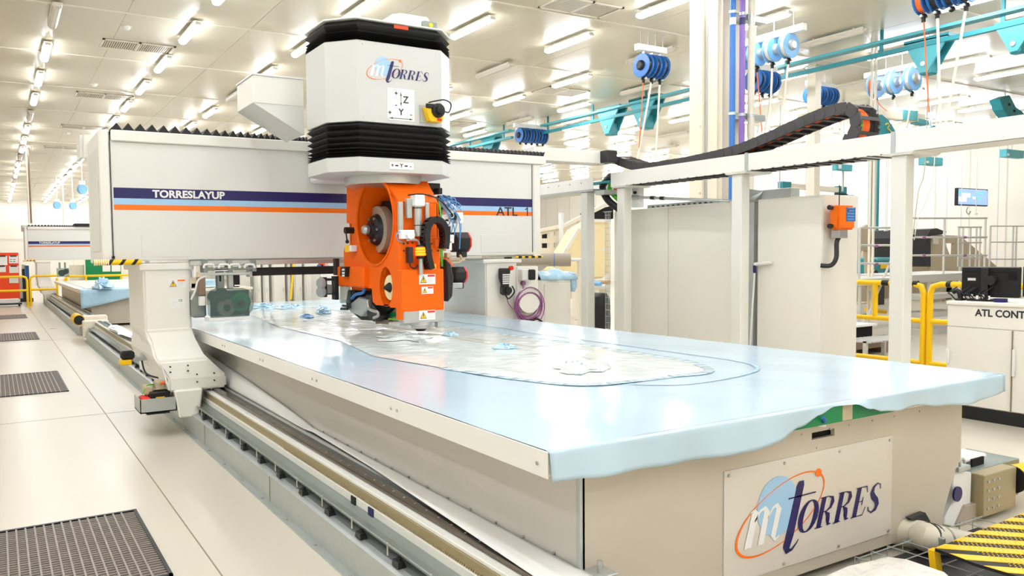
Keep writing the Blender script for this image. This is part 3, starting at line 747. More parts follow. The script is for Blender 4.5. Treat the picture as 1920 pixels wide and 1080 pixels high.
for i, u in enumerate((392,420,440,468)):
    q = PY(u,499,Yr-.05); B().tube([(q.x-.05,Yr-.05,q.z-.02),(q.x-.04,Yr-.05,q.z+.015),(q.x+.04,Yr-.05,q.z+.015),(q.x+.05,Yr-.05,q.z-.02)],.012,8,sub=2).obj('grab_handle','whitelit',cu_)
B().tube([PY(358,562,Yr-.05),PY(366,545,Yr-.05),PY(372,525,Yr-.05),PY(388,517,Yr-.05)],.01,8,sub=4).obj('air_hose','grey',cu_)
pbox('back_plate', 'dark', cu_, 394,546,468,592,Yr+.02,.02)
for (u,v,r,m) in ((416,553,.07,'dark'),(401,556,.055,'dark'),(425,577,.085,'tape'),(425,577,.035,'dark'),(452,566,.10,'green'),(452,570,.04,'dark')):
    q = PY(u,v,Yr-.03); yy = Yr-.03 if r > .05 else Yr-.06
    B().lathe([(0,.05),(r,.05),(r,0),(0,0)], (q.x,yy,q.z), (0,1,0), 22).obj('reel', m, cu_)
pl = [PY(u,v,Yr-.16) for u,v in ((388,558),(394,545),(405,540),(455,540),(466,543),(468,590),(462,595),(396,596),(390,590))]
b = B(); b.loft([pl, [p+Vector((.0,.012,0)) for p in pl]]); b.obj('smoked_cover', 'smoke', cu_)
pl2 = [PY(u,v,Yr-.10) for u,v in ((466,544),(472,550),(476,566),(474,580),(468,588))]
b = B(); b.loft([pl2, [p+Vector((.0,.012,0)) for p in pl2]]); b.obj('smoked_wing', 'smoke', cu_)
pbox('drip_tray', 'whitelit', cu_, 392,596,468,599,Yr-.16,.2)
# second pair of wheels unit beside the head
un = thing('edge_sensor_unit', 'small black bracket unit with two round glass lenses left of the orange head', 'machine', PY(622,540,7.4))
pbox('frame_plate', 'black', un, 606,520,614,557,7.4,.1); pbox('frame_plate', 'black', un, 628,518,636,562,7.4,.1)
pbox('cross_bar', 'dark', un, 612,522,630,526,7.42,.05); pbox('cross_bar', 'dark', un, 612,548,630,552,7.42,.05); pbox('sensor_block', 'tray', un, 614,534,623,550,7.38,.1)
for v in (531,547):
    q = PY(603,v,7.42); B().lathe([(0,-.03),(.05,-.02),(.06,0),(.05,.03),(0,.03)], q, (-1,-.4,0), 16).obj('lens','galv',un)
q = PY(632,516,7.45); B().box(q.x-.02,q.x+.02,7.43,7.5,q.z,1.62).obj('hanger','dark',un)
# ================================================================== WHITE COLUMN
V = thing('vertical_column', 'white octagonal column with black folded bellows and printed logo, hanging above the orange head', 'column', (3.225, 6.7, 2.38))
def octa(z, o=0):
    x0,x1,y0,y1,c = 2.59-o,3.865+o,6.25-o,7.15+o,.215
    return [(x0+c,y0,z),(x1-c,y0,z),(x1,y0+c,z),(x1,y1-c,z),(x1-c,y1,z),(x0+c,y1,z),(x0,y1-c,z),(x0,y0+c,z)]
def octb(name, mat, z0, z1, o=0, par=V): return B().loft([octa(z0,o), octa(z1,o)]).obj(name, mat, par, .004)
octb('lower_skirt', 'colwhite', 2.385, 2.513); mid = octb('middle_housing', 'colwhite', 2.82, 3.522)
octb('core', 'bellow', 2.5, 3.7, -.07)
def bel(zs):
    secs = []
    for i, z in enumerate(zs): secs.append(octa(z, -.035 if i % 2 == 0 else .004))
    B().loft(secs, cap=False).obj('bellows', 'bellow', V)
bel([2.82-t*.307 for t in (0,.1,.2,.29,.385,.47,.555,.63,.70,.755,.81,.85,.89,.92,.95,.975,1)])
bel([3.706-t*.184 for t in (0,.28,.5,.6,.68,.74,.79,.84,.88,.92,.96,1)])
octb('lid', 'grey', 3.70, 3.715, .008)
B().box(2.95,3.55,7.14,7.86,2.42,3.15).obj('saddle', 'whitelit', V, .02)
# things on the lid
hx = [PY(u,v,6.75) for u,v in ((716,12),(790,12))]
b = B(); pl = [(hx[0].x,6.55),(hx[0].x+.06,6.48),(hx[1].x-.08,6.48),(hx[1].x,6.58),(hx[1].x,6.95),(hx[0].x,6.95)]
b.loft([[(x,y,3.715) for x,y in pl],[(x,y,3.715+.17) for x,y in pl]]); b.obj('motor_hood', 'whitelit', V, .01)
for (u, yy) in ((650,6.95),(802,6.5)):
    q = PY(u,25,yy); B().box(q.x-.08,q.x+.08,yy-.05,yy+.05,3.76,3.84).obj('lifting_block', 'tray', V, .01)
    B().cyl((q.x,yy-.05,3.80),(q.x,yy-.065,3.80),.02,n=10).obj('screw', 'yellow', V)
    B().box(q.x-.1,q.x+.06,yy-.06,yy+.06,3.715,3.76).obj('block_base', 'whitelit', V, .01)
# left cable box
b = B(); X0,X1,Y0,Y1 = 2.165,2.66,7.2,7.75
b.box(X0,X1,Y0,Y1,3.09,3.35); b.obj('cable_box', 'white', V, .006)
b = B(); b.prism([(X0,3.09),(X1,3.09),(X1,2.82)],1,Y0+.004,Y1-.004); b.obj('cable_box_gusset', 'grey', V)
B().box(X0-.008,X1,Y0-.008,Y1+.008,3.35,3.365).obj('cable_box_lid', 'whitelit', V)
def fpt(u, v): return PY(u, v, 6.25)
lo = fpt(689,136); 
logo((2.905,6.2485,3.222), (1,0,0),(0,0,.88), .635, mid)
for (x,z) in ((2.86,3.49),(3.6,3.49),(2.86,2.86),(3.6,2.86),(2.86,3.17),(3.6,3.17),(3.1,3.49),(3.1,2.86)):
    B().cyl((x,6.25,z),(x,6.244,z),.006,n=8).obj('screw','grey',mid)
# axis plate
pl_ = B().box(3.087,3.361,6.244,6.25,2.85,3.132).obj('axis_plate', 'whitelit', mid)
def arrow(par, a, c, y, m='letter', hw=.012):
    a, c = Vector((a[0],y,a[1])), Vector((c[0],y,c[1])); d = (c-a).normalized(); n_ = Vector((-d.z,0,d.x)); b = B(); th = Vector((0,-.001,0))
    def pr(pl): b.loft([pl,[p+th for p in pl]])
    pr([a+d*.02-n_*.0022,c-d*.02-n_*.0022,c-d*.02+n_*.0022,a+d*.02+n_*.0022]); pr([a,a+d*.035+n_*hw*.6,a+d*.035-n_*hw*.6]); pr([c,c-d*.035-n_*hw*.6,c-d*.035+n_*hw*.6])
    return b.obj('arrow', m, par)
arrow(mid, (3.225,3.105),(3.225,2.975), 6.2435); arrow(mid, (3.105,2.868),(3.345,2.868), 6.2435)
for s_, x, z, sz in (('Z',3.25,3.01,.075),('Y',3.205,2.90,.07),('+',3.165,3.07,.05),('-',3.17,2.97,.05),('+',3.1,2.895,.05),('-',3.32,2.895,.05)):
    text('lettering', s_, sz*1.15, (x-.005,6.2435,z), (1,0,0),(0,0,1), 'letter', mid, bold=.0015)
B().box(3.10,3.345,6.245,6.25,2.415,2.48).obj('axis_strip', 'whitelit', V)
for s_, x in (('+',3.115),('Y',3.205),('-',3.305)): text('lettering', s_, .05, (x,6.2445,2.433), (1,0,0),(0,0,1), 'letter', V, bold=.001)
arrow(V, (3.15,2.448),(3.195,2.448), 6.2445); arrow(V, (3.245,2.448),(3.29,2.448), 6.2445)
a_, c_ = PY(740,46,6.2), PY(766,56,6.2)
lb_ = B().box(a_.x,c_.x,6.205,6.22,c_.z,a_.z).obj('red_tag', 'redor', V)
B().box(a_.x+.02,c_.x-.05,6.203,6.205,c_.z+.012,a_.z-.016).obj('tag_text', 'tan', lb_)
# emergency stop pendant on column
a_, c_ = PY(795,200,6.2), PY(828,231,6.2)
ep = thing('pull_cord_switch', 'yellow and black emergency switch fixed to the lower right of the white column', 'switch', ((a_.x+c_.x)/2, 6.2, c_.z))
x0, x1, z0, z1 = a_.x, c_.x, c_.z, a_.z
B().box(x0-.02,x0+.06,6.23,6.25,z0,z1+.02).obj('mounting_plate', 'galv', ep)
b = B(); b.loft([[(x0,6.15,z1),(x1-.02,6.15,z1),(x1,6.15,z0+.05),(x1-.02,6.15,z0),(x0+.04,6.15,z0),(x0+.01,6.15,z0+.09)],[(x0,6.235,z1),(x1-.02,6.235,z1),(x1,6.235,z0+.05),(x1-.02,6.235,z0),(x0+.04,6.235,z0),(x0+.01,6.235,z0+.09)]]); b.obj('housing', 'yellow', ep, .008)
B().lathe([(0,-.06),(.035,-.055),(.04,-.03),(.062,-.025),(.066,0),(0,0)], (x0+.115,6.15,z0+.1),(0,1,0),20).obj('push_button','black',ep)
B().box(x0-.01,x0+.11,6.13,6.16,z1-.02,z1+.02).obj('top_lever','black',ep,.008)
B().box(x1-.075,x1-.03,6.146,6.15,z0+.008,z0+.03).obj('red_label','red',ep)
B().tube([(x0+.02,6.15,z1+.03),(x0+.08,6.13,z1+.045),(x0+.17,6.12,z1+.06),(x1+.06,6.13,z1+.03),(x1+.05,6.15,z1-.04),(x1,6.17,z1-.03)],.006,8,sub=5).obj('cable','black',ep)
# ================================================================== ORANGE LAY-UP HEAD
Hd = thing('tape_laying_machine', 'bright orange tape laying head with a big round opening, low over the table', 'machine', (3.4, 6.6, 1.0))
Sx = 3.12; hy = lambda u, v: (PX(u,v,Sx).y, PX(u,v,Sx).z)
B().lathe([(0,0),(.375,0),(.375,.08),(.36,.085),(0,.085)], (3.27,6.72,2.305),(0,0,1),40).obj('mounting_flange', 'steel', Hd)
outer = [hy(*q) for q in ((650,352),(715,337),(745,378),(750,577),(732,577),(731,574),(705,572),(699,566),(697,541),(637,534),(637,522),(646,520),(644,470),(659,455),(659,420),(650,418))]
circA = circ(6.62, 1.966, .400, 44)
cs = hy(728,538); circB = circ(cs[0]+.05, cs[1], .135, 28, 1, 1.35)
holed('side_plate', outer, [circA, circB], 0, Sx, Sx+.02, 'orange', Hd)
b = B(); b.loft([[(Sx+.01,y,z) for y,z in circA],[(Sx+.36,y,z) for y,z in circA]], cap=False); b.obj('reel_well', 'orange', Hd)
b = B(); b.loft([[(Sx+.005,y,z) for y,z in circA],[(Sx-.012,y,z) for y,z in circ(6.62,1.966,.405,44)],[(Sx-.012,y,z) for y,z in circ(6.62,1.966,.42,44)],[(Sx+.002,y,z) for y,z in circ(6.62,1.966,.42,44)]],cap=False,smooth=False); b.obj('well_rim','orange',Hd)
b = B(); b.loft([[(Sx+.01,y,z) for y,z in circB],[(Sx+.24,y,z) for y,z in circB]], cap=False); b.obj('roller_well', 'orange', Hd)
# body block behind side plate
def yz(pl, x0, x1, name, mat, bev=0): return B().prism(pl, 0, x0, x1).obj(name, mat, Hd, bev)
top = hy(715,337); fr = hy(745,378); fb = hy(750,577)
bk = 7.26
xw = 3.60
# top skin, front bevel, front skin
B().add([(Sx,bk,top[1]-.0),(Sx,top[0],top[1]),(xw,top[0],top[1]),(xw,bk,top[1]),(Sx,bk,top[1]-.02),(Sx,top[0]+.01,top[1]-.02),(xw,top[0]+.01,top[1]-.02),(xw,bk,top[1]-.02)],[(0,1,2,3),(7,6,5,4),(0,4,5,1),(1,5,6,2),(2,6,7,3),(3,7,4,0)]).obj('top_skin','orange',Hd)
fx1t, fx1 = PY(802,342,top[0]).x, PY(822,380,fr[0]).x
B().loft([[(Sx,top[0],top[1]),(fx1t,top[0],top[1]),(fx1t,top[0]+.02,top[1]-.02),(Sx,top[0]+.02,top[1]-.02)],[(Sx,fr[0],fr[1]),(fx1,fr[0],fr[1]),(fx1,fr[0]+.02,fr[1]),(Sx,fr[0]+.02,fr[1])]]).obj('front_bevel','orange',Hd,.004)
B().box(Sx,fx1,fr[0],fr[0]+.03,fb[1],fr[1]).obj('front_skin','orange',Hd,.012)
B().box(fx1-.02,fx1+.0,fr[0],bk-.1,1.25,fr[1]).obj('right_skin','orange',Hd)
B().box(Sx+.02,fx1,bk-.03,bk,1.75,top[1]-.02).obj('rear_skin','orange',Hd)
B().box(Sx+.02,fx1,6.95,bk-.02,1.3,1.72).obj('rear_block','orange',Hd,.01)
B().box(Sx+.362,Sx+.38,6.2,7.03,1.55,2.2).obj('well_back','orange',Hd)
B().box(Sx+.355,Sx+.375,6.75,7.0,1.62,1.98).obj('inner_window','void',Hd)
B().box(Sx+.34,Sx+.36,6.82,6.98,1.82,1.97).obj('inner_plate','paper',Hd)
B().box(Sx+.33,Sx+.36,6.78,6.92,1.66,1.8).obj('inner_mechanism','dark',Hd,.02)
# rolling cover left-low
pts = [hy(646,520),hy(697,541),hy(697,480),hy(646,497)]
B().box(Sx-.05,Sx+.02,hy(690,530)[0],hy(640,530)[0]+.0,hy(690,540)[1],hy(690,500)[1]).obj('lower_cover','orange',Hd,.015)
# reel, hub, spindle ball
rc = PX(706,431,Sx+.16)
B().lathe([(.15,0),(.23,0),(.233,.01),(.233,.08),(.15,.08)], rc, (1,0,0), 40).obj('tape_reel','tape',Hd)
B().lathe([(.2,.085),(.285,.085),(.285,.15),(.0,.15)], rc, (1,0,0), 40).obj('reel_backing','black',Hd)
hb = B().lathe([(0,-.08),(.07,-.08),(.08,-.05),(.135,-.04),(.15,-.01),(.165,.01),(.17,.1)], rc, (1,0,0), 30).obj('reel_hub','dark',Hd)
b = B()
for k in range(6):
    a = math.pi/3*k; q = rc+Vector((-.045,.12*math.cos(a),.12*math.sin(a))); b.cyl(q,q+Vector((-.015,0,0)),.012,n=8)
b.obj('hub_screw','steel',hb)
B().lathe([(0,-.155),(.035,-.15),(.05,-.125),(.045,-.09),(.03,-.08),(0,-.08)], rc, (1,0,0), 20).obj('spindle_tip','steel',hb)
# small roller in lower well
rs = PX(731,539,Sx+.03)
B().lathe([(.03,0),(.115,0),(.115,.10),(.03,.10)], rs, (1,0,0), 28).obj('lower_roller','mold',Hd)
B().lathe([(0,-.07),(.012,-.06),(.045,-.01),(.05,.02),(0,.02)], rs, (1,0,0), 20).obj('roller_cone','black',Hd)
# crank handle and stop
q = PX(657,432,Sx-.03); h1 = B().lathe([(0,-.06),(.032,-.06),(.032,.03),(0,.03)], q, (1,0,0), 16).obj('crank_hub','black',Hd)
q2 = PX(651,453,Sx-.05); B().tube([q+Vector((-.05,0,0)), q2],.008,8).obj('crank_arm','black',h1); B().sphere(q2,.02,12).obj('crank_knob','black',h1)
q = PX(657,466,Sx-.03); st = B().box(q.x-.05,q.x+.03,q.y-.05,q.y+.03,q.z-.035,q.z+.035).obj('stop_box','yellow',Hd,.006)
B().lathe([(0,0),(.022,0),(.026,.02),(.0,.035)], (q.x-.02,q.y+.03,q.z),(0,1,0),14).obj('stop_button','red',st)
B().box(q.x-.04,q.x+.03,q.y-.1,q.y-.05,q.z-.03,q.z+.03).obj('stop_socket','paper',st,.006)
# front slide and parts on it (front plane)
Yf = fr[0]
def fb_(name, mat, u0,v0,u1,v1, d0, d1, bev=.004, par=Hd):
    a, c = PY(u0,v0,Yf-d0), PY(u1,v1,Yf-d0); return B().box(a.x,c.x,Yf-d0,Yf-d1,c.z,a.z).obj(name, mat, par, bev)
fb_('slide_rail','steel',747.5,378,757,440,.03,0); fb_('slide_rail','steel',797.5,380,806,444,.03,0)
fb_('slide_plate','orange',748,445,826,518,.05,.0,.006)
lbx = fb_('lower_box','orange',753,506,833,582,.11,.02,.006)
fb_('base_block','steel',757,583,833,603,.11,.0,.008)
fb_('base_bracket','steel',821,602,827,614,.1,.04)
fb_('left_flank','orange',752,570,758,600,.1,.0)
q = PY(792.5,603,Yf-.06)
B().lathe([(0,0),(.105,0),(.105,-.03),(.085,-.035),(.085,-.06),(0,-.06)], (q.x,Yf-.02,q.z),(0,0,1),28).obj('nozzle','steel',Hd)
B().lathe([(0,-.06),(.06,-.06),(.04,-.085),(0,-.09)], (q.x,Yf-.02,q.z),(0,0,1),20).obj('nozzle_tip','dark',Hd)
for (u,v,w_,h_) in ((786,533.5,.165,.09),(790.5,551.5,.12,.065),(786,600.5,.165,.085)):
    q = PY(u,v,Yf-.112); warning(Hd if False else lbx, (q.x,Yf-.111,q.z),(1,0,0),(0,0,1),w_,h_)
for (u,v) in ((748,517),(830,517),(752,560),(828,576)):
    pass
q = PY(783,366,Yf-.07); q2 = PY(784,443,Yf-.07)
cy_ = B().cyl((q.x,Yf-.07,q.z-.08),(q.x,Yf-.07,q2.z),.035,n=18).obj('air_cylinder','steel',Hd)
B().box(q.x-.05,q.x+.05,Yf-.12,Yf-.02,q.z-.1,q.z).obj('cylinder_head','whitelit',cy_,.008)
for z_ in (q.z-.11,q2.z+.1): B().cyl((q.x,Yf-.07,z_),(q.x,Yf-.07,z_-.008),.037,n=18).obj('cylinder_ring','black',cy_)
B().box(q.x-.1,q.x-.05,Yf-.06,Yf-.01,q2.z+.16,q.z-.03).obj('cylinder_bracket','galv',cy_,.004)
a0 = PY(762,433,Yf-.05); vb = fb_('valve_block','whitelit',752,431,778,448,.1,.05,.006)
q = PY(770,440,Yf-.12); B().lathe([(0,0),(.04,0),(.04,.05),(0,.05)],(q.x,Yf-.13,q.z),(0,1,0),8).obj('regulator','paper',vb)
B().tube([PY(752,433,Yf-.08),PY(743,440,Yf-.09),PY(746,450,Yf-.08),PY(756,455,Yf-.07)],.005,6,sub=4).obj('air_tube','tube',vb)
B().tube([PY(762,450,Yf-.08),PY(775,449,Yf-.1),PY(784,452,Yf-.1),PY(787,462,Yf-.1)],.01,8,sub=4).obj('hose','galv',vb)
# beacon
q = PY(789,481,Yf-.13)
bc = B().cyl((q.x,Yf-.13,q.z-.02),(q.x,Yf-.13,q.z+.005),.04,n=16).obj('beacon_base','black',Hd)
B().cyl((q.x,Yf-.13,q.z+.005),(q.x,Yf-.13,q.z+.085),.046,.044,n=20).obj('beacon_lens','amber',bc)
b = B()
for k in range(3): b.lathe([(.047,0),(.05,.004),(.05,.014),(.047,.018)],(q.x,Yf-.13,q.z+.012+k*.024),(0,0,1),20)
b.obj('beacon_ribs','amberc',bc)
B().cyl((q.x,Yf-.13,q.z+.085),(q.x,Yf-.13,q.z+.1),.042,n=16).obj('beacon_cap','black',bc)
B().cyl((q.x,Yf-.13,q.z-.02),(q.x,Yf-.13,q.z-.16),.02,n=12).obj('beacon_stem','galv',bc)
q3 = PY(768,480,Yf-.08); B().box(q3.x-.025,q3.x+.02,Yf-.12,Yf-.05,q3.z-.06,q3.z+.08).obj('connector','dark',Hd,.006)
B().tube([PY(768,490,Yf-.1),PY(770,500,Yf-.12),PY(778,503,Yf-.12),PY(784,497,Yf-.12)],.007,6,sub=4).obj('cable','black',Hd)
fb_('yellow_label','yellow',808,495,818,506,.053,.05,0)
fb_('pink_tag','orangec',816,449,833,462,.09,.085,0)
b = B()
for (u,v) in ((755,455),(764,456),(773,455),(809,457),(820,458),(757,470),(809,470),(821,470),(757,457)):
    q = PY(u,v,Yf-.05); b.cyl(q,q+Vector((0,-.008,0)),.008,n=8)
stuff(b.obj('bolt_heads','dark',Hd))
# small cable chain arch: separate links
arc = [PY(u,v,Yf-.14) for u,v in ((806,504),(802,488),(799,470),(797,450),(798,432),(803,419),(812,412),(820,413),(828,420),(833,432),(834,448),(832,466))]
arc = spline(arc, 3)
lens = [0]
for i in range(1, len(arc)): lens.append(lens[-1]+(arc[i]-arc[i-1]).length)
def along(P, L, s):
    for i in range(1, len(P)):
        if L[i] >= s:
            t = (s-L[i-1])/max(1e-9, L[i]-L[i-1]); return P[i-1].lerp(P[i], t), (P[i]-P[i-1]).normalized()
    return P[-1], (P[-1]-P[-2]).normalized()
lk = None; n_ = int(lens[-1]/.034)
for i in range(n_):
    p, d = along(arc, lens, (i+.5)*lens[-1]/n_)
    if not lk:
        b = B(); b.box(-.020,.020,-.05,-.038,-.026,.026); b.box(-.020,.020,.038,.05,-.026,.026); b.box(-.012,.012,-.05,.05,-.026,-.02); b.box(-.012,.012,-.05,.05,.02,.026)
        me_o = b.obj('chain_link','black'); lk = me_o; o = me_o
    else: o = lk.copy(); COL.objects.link(o)
    o.parent = Hd; o.location = p-world_of(Hd); o.rotation_euler = (0, -math.atan2(d.z, d.x), 0)
cc = B()
for off, mm in ((-.012,'greenc'),(.012,'orangec')):
    B().tube([p+Vector((0,off,0)) for p in arc], .008, 6).obj('chain_cable', mm, Hd)
# right-side pneumatics
def rb_(name, mat, u0,v0,u1,v1, y, d, bev=.005, par=Hd): return pbox(name, mat, par, u0,v0,u1,v1,y,d,bev)
Yp = 6.35
rb_('terminal_box','black',804,343,826,360,Yp+.1,.1); rb_('terminal_box','black',822,352,830,364,Yp,.1)
bkp = rb_('valve_plate','dark',822,366,846,470,Yp+.14,.03)
for a in ((833,375,845,388),(838,382,852,396),(836,392,850,404),(826,402,842,416),(846,398,858,412),(834,410,848,424),(838,440,852,456),(836,452,848,470),(848,386,856,400)):
    rb_('valve','whitelit' if a[0] != 846 else 'dark',*a,Yp,.08,.006,bkp)
rb_('white_solenoid','whitelit',858,398,869,419,Yp-.02,.08); q = PY(845,404,Yp-.01); B().lathe([(0,0),(.028,0),(.028,.03),(0,.03)],(q.x,Yp-.03,q.z),(0,1,0),18).obj('gauge','whitelit',bkp); B().lathe([(0,0),(.02,0),(0,-.001)],(q.x,Yp-.031,q.z),(0,1,0),18).obj('gauge_face','dark',bkp)
b = B(); rnd = random.Random(3)
for k in range(10):
    u0, v0 = rnd.uniform(820,832), rnd.uniform(364,378); u2, v2 = rnd.uniform(834,866), rnd.uniform(385,470)
    b.tube([PY(u0,v0,Yp+.04),PY((u0+u2)/2+rnd.uniform(0,14),(v0+v2)/2-rnd.uniform(4,16),Yp-.02-.05*rnd.random()),PY(u2+rnd.uniform(0,5),(v0+v2*2)/3,Yp+.02*rnd.random()),PY(u2,v2,Yp+.02)],.005,5,sub=4)
stuff(b.obj('blue_tubes','tube',Hd))
b = B()
for k in range(3): b.tube([PY(822+k,375+k,Yp+.05),PY(826+k,410,Yp-.02),PY(825+k*2,450,Yp),PY(828+k,500,Yp)],.006,5,sub=4)
stuff(b.obj('green_tubes','greenc',Hd))
B().tube([PY(765,366,Yf-.1),PY(790,364,Yf-.1),PY(815,370,Yf-.05),PY(832,382,Yp-.1),PY(848,402,Yp-.08)],.007,6,sub=5).obj('black_hose','black',Hd)
rb_('fitting','tan',838,474,846,483,Yp,.06)
for (u0,v0,u1,v1) in ((848,435,876,473),(846,500,870,531)):
    a, c = PY(u0,v0,6.6), PY(u1,v1,6.6); zc = (a.z+c.z)/2; r = (a.z-c.z)/2
    b = B(); oc = [(math.cos(t),math.sin(t)) for t in [math.pi/8+math.pi/4*k for k in range(8)]]
    b.loft([[(x,6.6+r*1.0*p,zc+r*1.05*q_) for p,q_ in oc] for x in (a.x,c.x-.02)]); mo = b.obj('servo_motor','black',Hd,.006)
    b = B(); b.loft([[(x,6.6+r*s_*p,zc+r*1.05*s_*q_) for p,q_ in oc] for x,s_ in ((c.x-.02,1.0),(c.x+.0,.95),(c.x+.018,.55))]); b.obj('motor_cap','red',mo)
    B().box(c.x-.1,c.x-.03,6.55,6.65,zc-r-.05,zc-r+.01).obj('motor_plug','dark',mo,.006)
rb_('motor_bracket','tan',842,483,873,489,6.5,.1); rb_('lower_bracket','galv',842,531,868,540,6.5,.1)
B().tube([PY(862,478,6.5),PY(866,486,6.5),PY(860,492,6.5),PY(846,493,6.5)],.012,8,sub=4).obj('pipe_elbow','tan',Hd)
b = B()
for k in range(5): b.tube([PY(824,482+k*2,6.4),PY(836,484+k*2,6.42),PY(845,492+k,6.45),PY(850,500,6.5)],.005,5,sub=4)
stuff(b.obj('orange_wires','orangec',Hd))
b = B(); b.prism([(PY(826,485,6.4).x,PY(826,485,6.4).z),(PY(836,495,6.4).x,PY(836,495,6.4).z),(PY(841,520,6.4).x,PY(841,520,6.4).z),(PY(839,555,6.4).x,PY(839,555,6.4).z),(PY(830,566,6.4).x,PY(830,566,6.4).z)],1,6.3,6.5); b.obj('side_guard','dark',Hd,.01)
# cutters and rollers under the left of the head
Xc = Sx+.06
def cx_(name, mat, pl, x0, d, bev=.008):
    pp_ = [PX(u,v,x0) for u,v in pl]; b = B(); b.loft([pp_, [p+Vector((d,0,0)) for p in pp_]]); return b.obj(name, mat, Hd, bev)
cx_('smoked_guard','smoke',((637,536),(652,536),(652,568),(637,568)),Xc-.1,.03,0)
cx_('light_bar','black',((638,500),(647,500),(646,519),(637,518)),Sx-.1,.08)
for v in (504,510,515): cx_('light_window','whitelit',((641,v),(645.5,v),(645.5,v+3.4),(641,v+3.4)),Sx-.105,.004,0)
cx_('cutter_body','black',((654,545),(700,540),(735,575),(705,602),(676,600),(650,578)),Xc+.04,.14)
cx_('cutter_arm','dark',((652,543),(664,546),(655,566),(657,578),(650,580),(648,565)),Xc-.06,.1)
cx_('cutter_shell','galv',((657,568),(672,556),(690,562),(692,576),(676,594),(668,590),(655,585)),Xc-.05,.12,.012)
cx_('cutter_clamp','dark',((685,552),(696,552),(697,570),(706,583),(712,592),(700,604),(688,592)),Xc-.03,.1)
B().tube([PX(690,565,Xc-.06),PX(692,578,Xc-.08),PX(700,583,Xc-.09),PX(708,585,Xc-.09),PX(709,592,Xc-.08),PX(701,596,Xc-.07)],.014,10,sub=4).obj('guide_arm','steel',Hd)
B().tube([PX(660,560,Xc-.06),PX(667,552,Xc-.07),PX(680,549,Xc-.07),PX(684,540,Xc-.06)],.016,8,sub=4).obj('blue_hose','blue',Hd)
B().cyl(PX(640,579,Xc-.1),PX(652,579,Xc-.1),.014,n=10).obj('pin','black',Hd); B().cyl(PX(643,573,Xc-.1),PX(652,574,Xc-.1),.012,n=10).obj('pin','dark',Hd)
cx_('tape_web','tape',((731,570),(748,571),(748,603),(690,598)),Xc+.1,.004,0)
cx_('green_band','green',((708,586),(748,586),(748,594),(702,594)),Xc+.09,.004,0)
cx_('compaction_roller','brown',((703,598),(727,599),(727,608),(703,607)),Xc+.05,.16)
cx_('ground_shoe','whitelit',((727,604),(752,603),(748,612),(728,610)),Xc+.04,.1)
B().tube([PX(729,598,Xc),PX(740,599,Xc),PX(750,601,Xc),PX(760,606,Xc)],.006,6,sub=4).obj('ground_wire','greenc',Hd)
# ------------------------------------------------------------------ second, distant gantry
G2 = thing('gantry_machine', 'distant smaller looking gantry with the same stripes, behind the main beam at left', 'gantry', (3.4, 32.4, 0))
gantry(G2, .08, 24.0, False)
yq = 31.8
b = B(); a, c = PY(140,419,yq), PY(165,424,yq); b.box(a.x,3.6,yq,yq+.8,2.86,a.z).obj('raised_bellows','bellow',G2)
cu2 = thing('ply_cutting_unit', 'distant smoked cutting unit hanging under the far gantry beam', 'machine', PY(115,505,31.5))
pbox('smoked_cover','smoke',cu2,106,503,130,519,31.4,.1); pbox('hanger_column','tray',cu2,110,492,114,503,31.5,.1); pbox('hanger_column','tray',cu2,120,492,124,503,31.5,.1)
for u,v,r in ((116,512,.12),(124,509,.1)): q = PY(u,v,31.5); B().lathe([(0,0),(r,0),(r,.1),(0,.1)],q,(0,1,0),18).obj('reel','dark',cu2)
# ================================================================== BIG TABLE
TX0, TX1, TY0, TY1, TZ = 1.79, 5.14, 2.30, 12.4, .90
T = thing('layup_table', 'huge low grey table with white edge strip and logo sign on its near end', 'table', (3.45, 7.3, 0))
PXL, PXR, PYN = 2.015, 4.86, 2.38
B().box(TX0, TX1-.0, TY0+.01, TY1, TZ-.1, TZ-.012).obj('table_top', 'cream', T, .004)
sd = B().box(PXL, PXL+.02, PYN, TY1-.2, .36, TZ-.1).obj('side_panel', 'side', T, .002)
B().box(PXL+.05, PXR-.1, PYN+.1, TY1-.3, .05, TZ-.1).obj('core', 'side', T)
B().box(PXR-.02, PXR, PYN+.15, TY1-.2, .1, TZ-.1).obj('side_panel', 'side', T)
ep_ = holed('end_panel', [(PXL,.05),(PXR-.18,.05),(PXR-.17,.14),(PXR-.06,.36),(PXR,.42),(PXR,TZ-.1),(PXL,TZ-.1)], [[(3.48,.71),(3.66,.71),(3.66,.745),(3.48,.745)]], 1, PYN, PYN+.02, 'taupe', T)
B().box(3.4,3.8,PYN+.03,PYN+.05,.6,.8).obj('slot_backing','void',T)
B().box(PXL-.012, PXL+.004, PYN-.006, PYN+.02, .36, TZ-.1).obj('corner_trim', 'galv', T, .002)
b = B()
for x in (2.35,2.7,3.05,3.4,3.62,3.78,3.98,4.18,4.42): b.cyl((x,PYN,.748),(x,PYN-.006,.748),.005,n=8)
b.cyl((3.52,PYN,.665),(3.52,PYN-.003,.665),.006,n=8)
stuff(b.obj('panel_rivets','steel',T))
b = B()
k = 2.55
while k < 8: b.cyl((PXL,k,.385),(PXL-.012,k,.385),.007,n=8); k += .22
stuff(b.obj('flange_bolts','steel',T))
B().box(PXL-.035, PXL, PYN, 8.5, .355, .365).obj('lower_flange', 'galv', T)
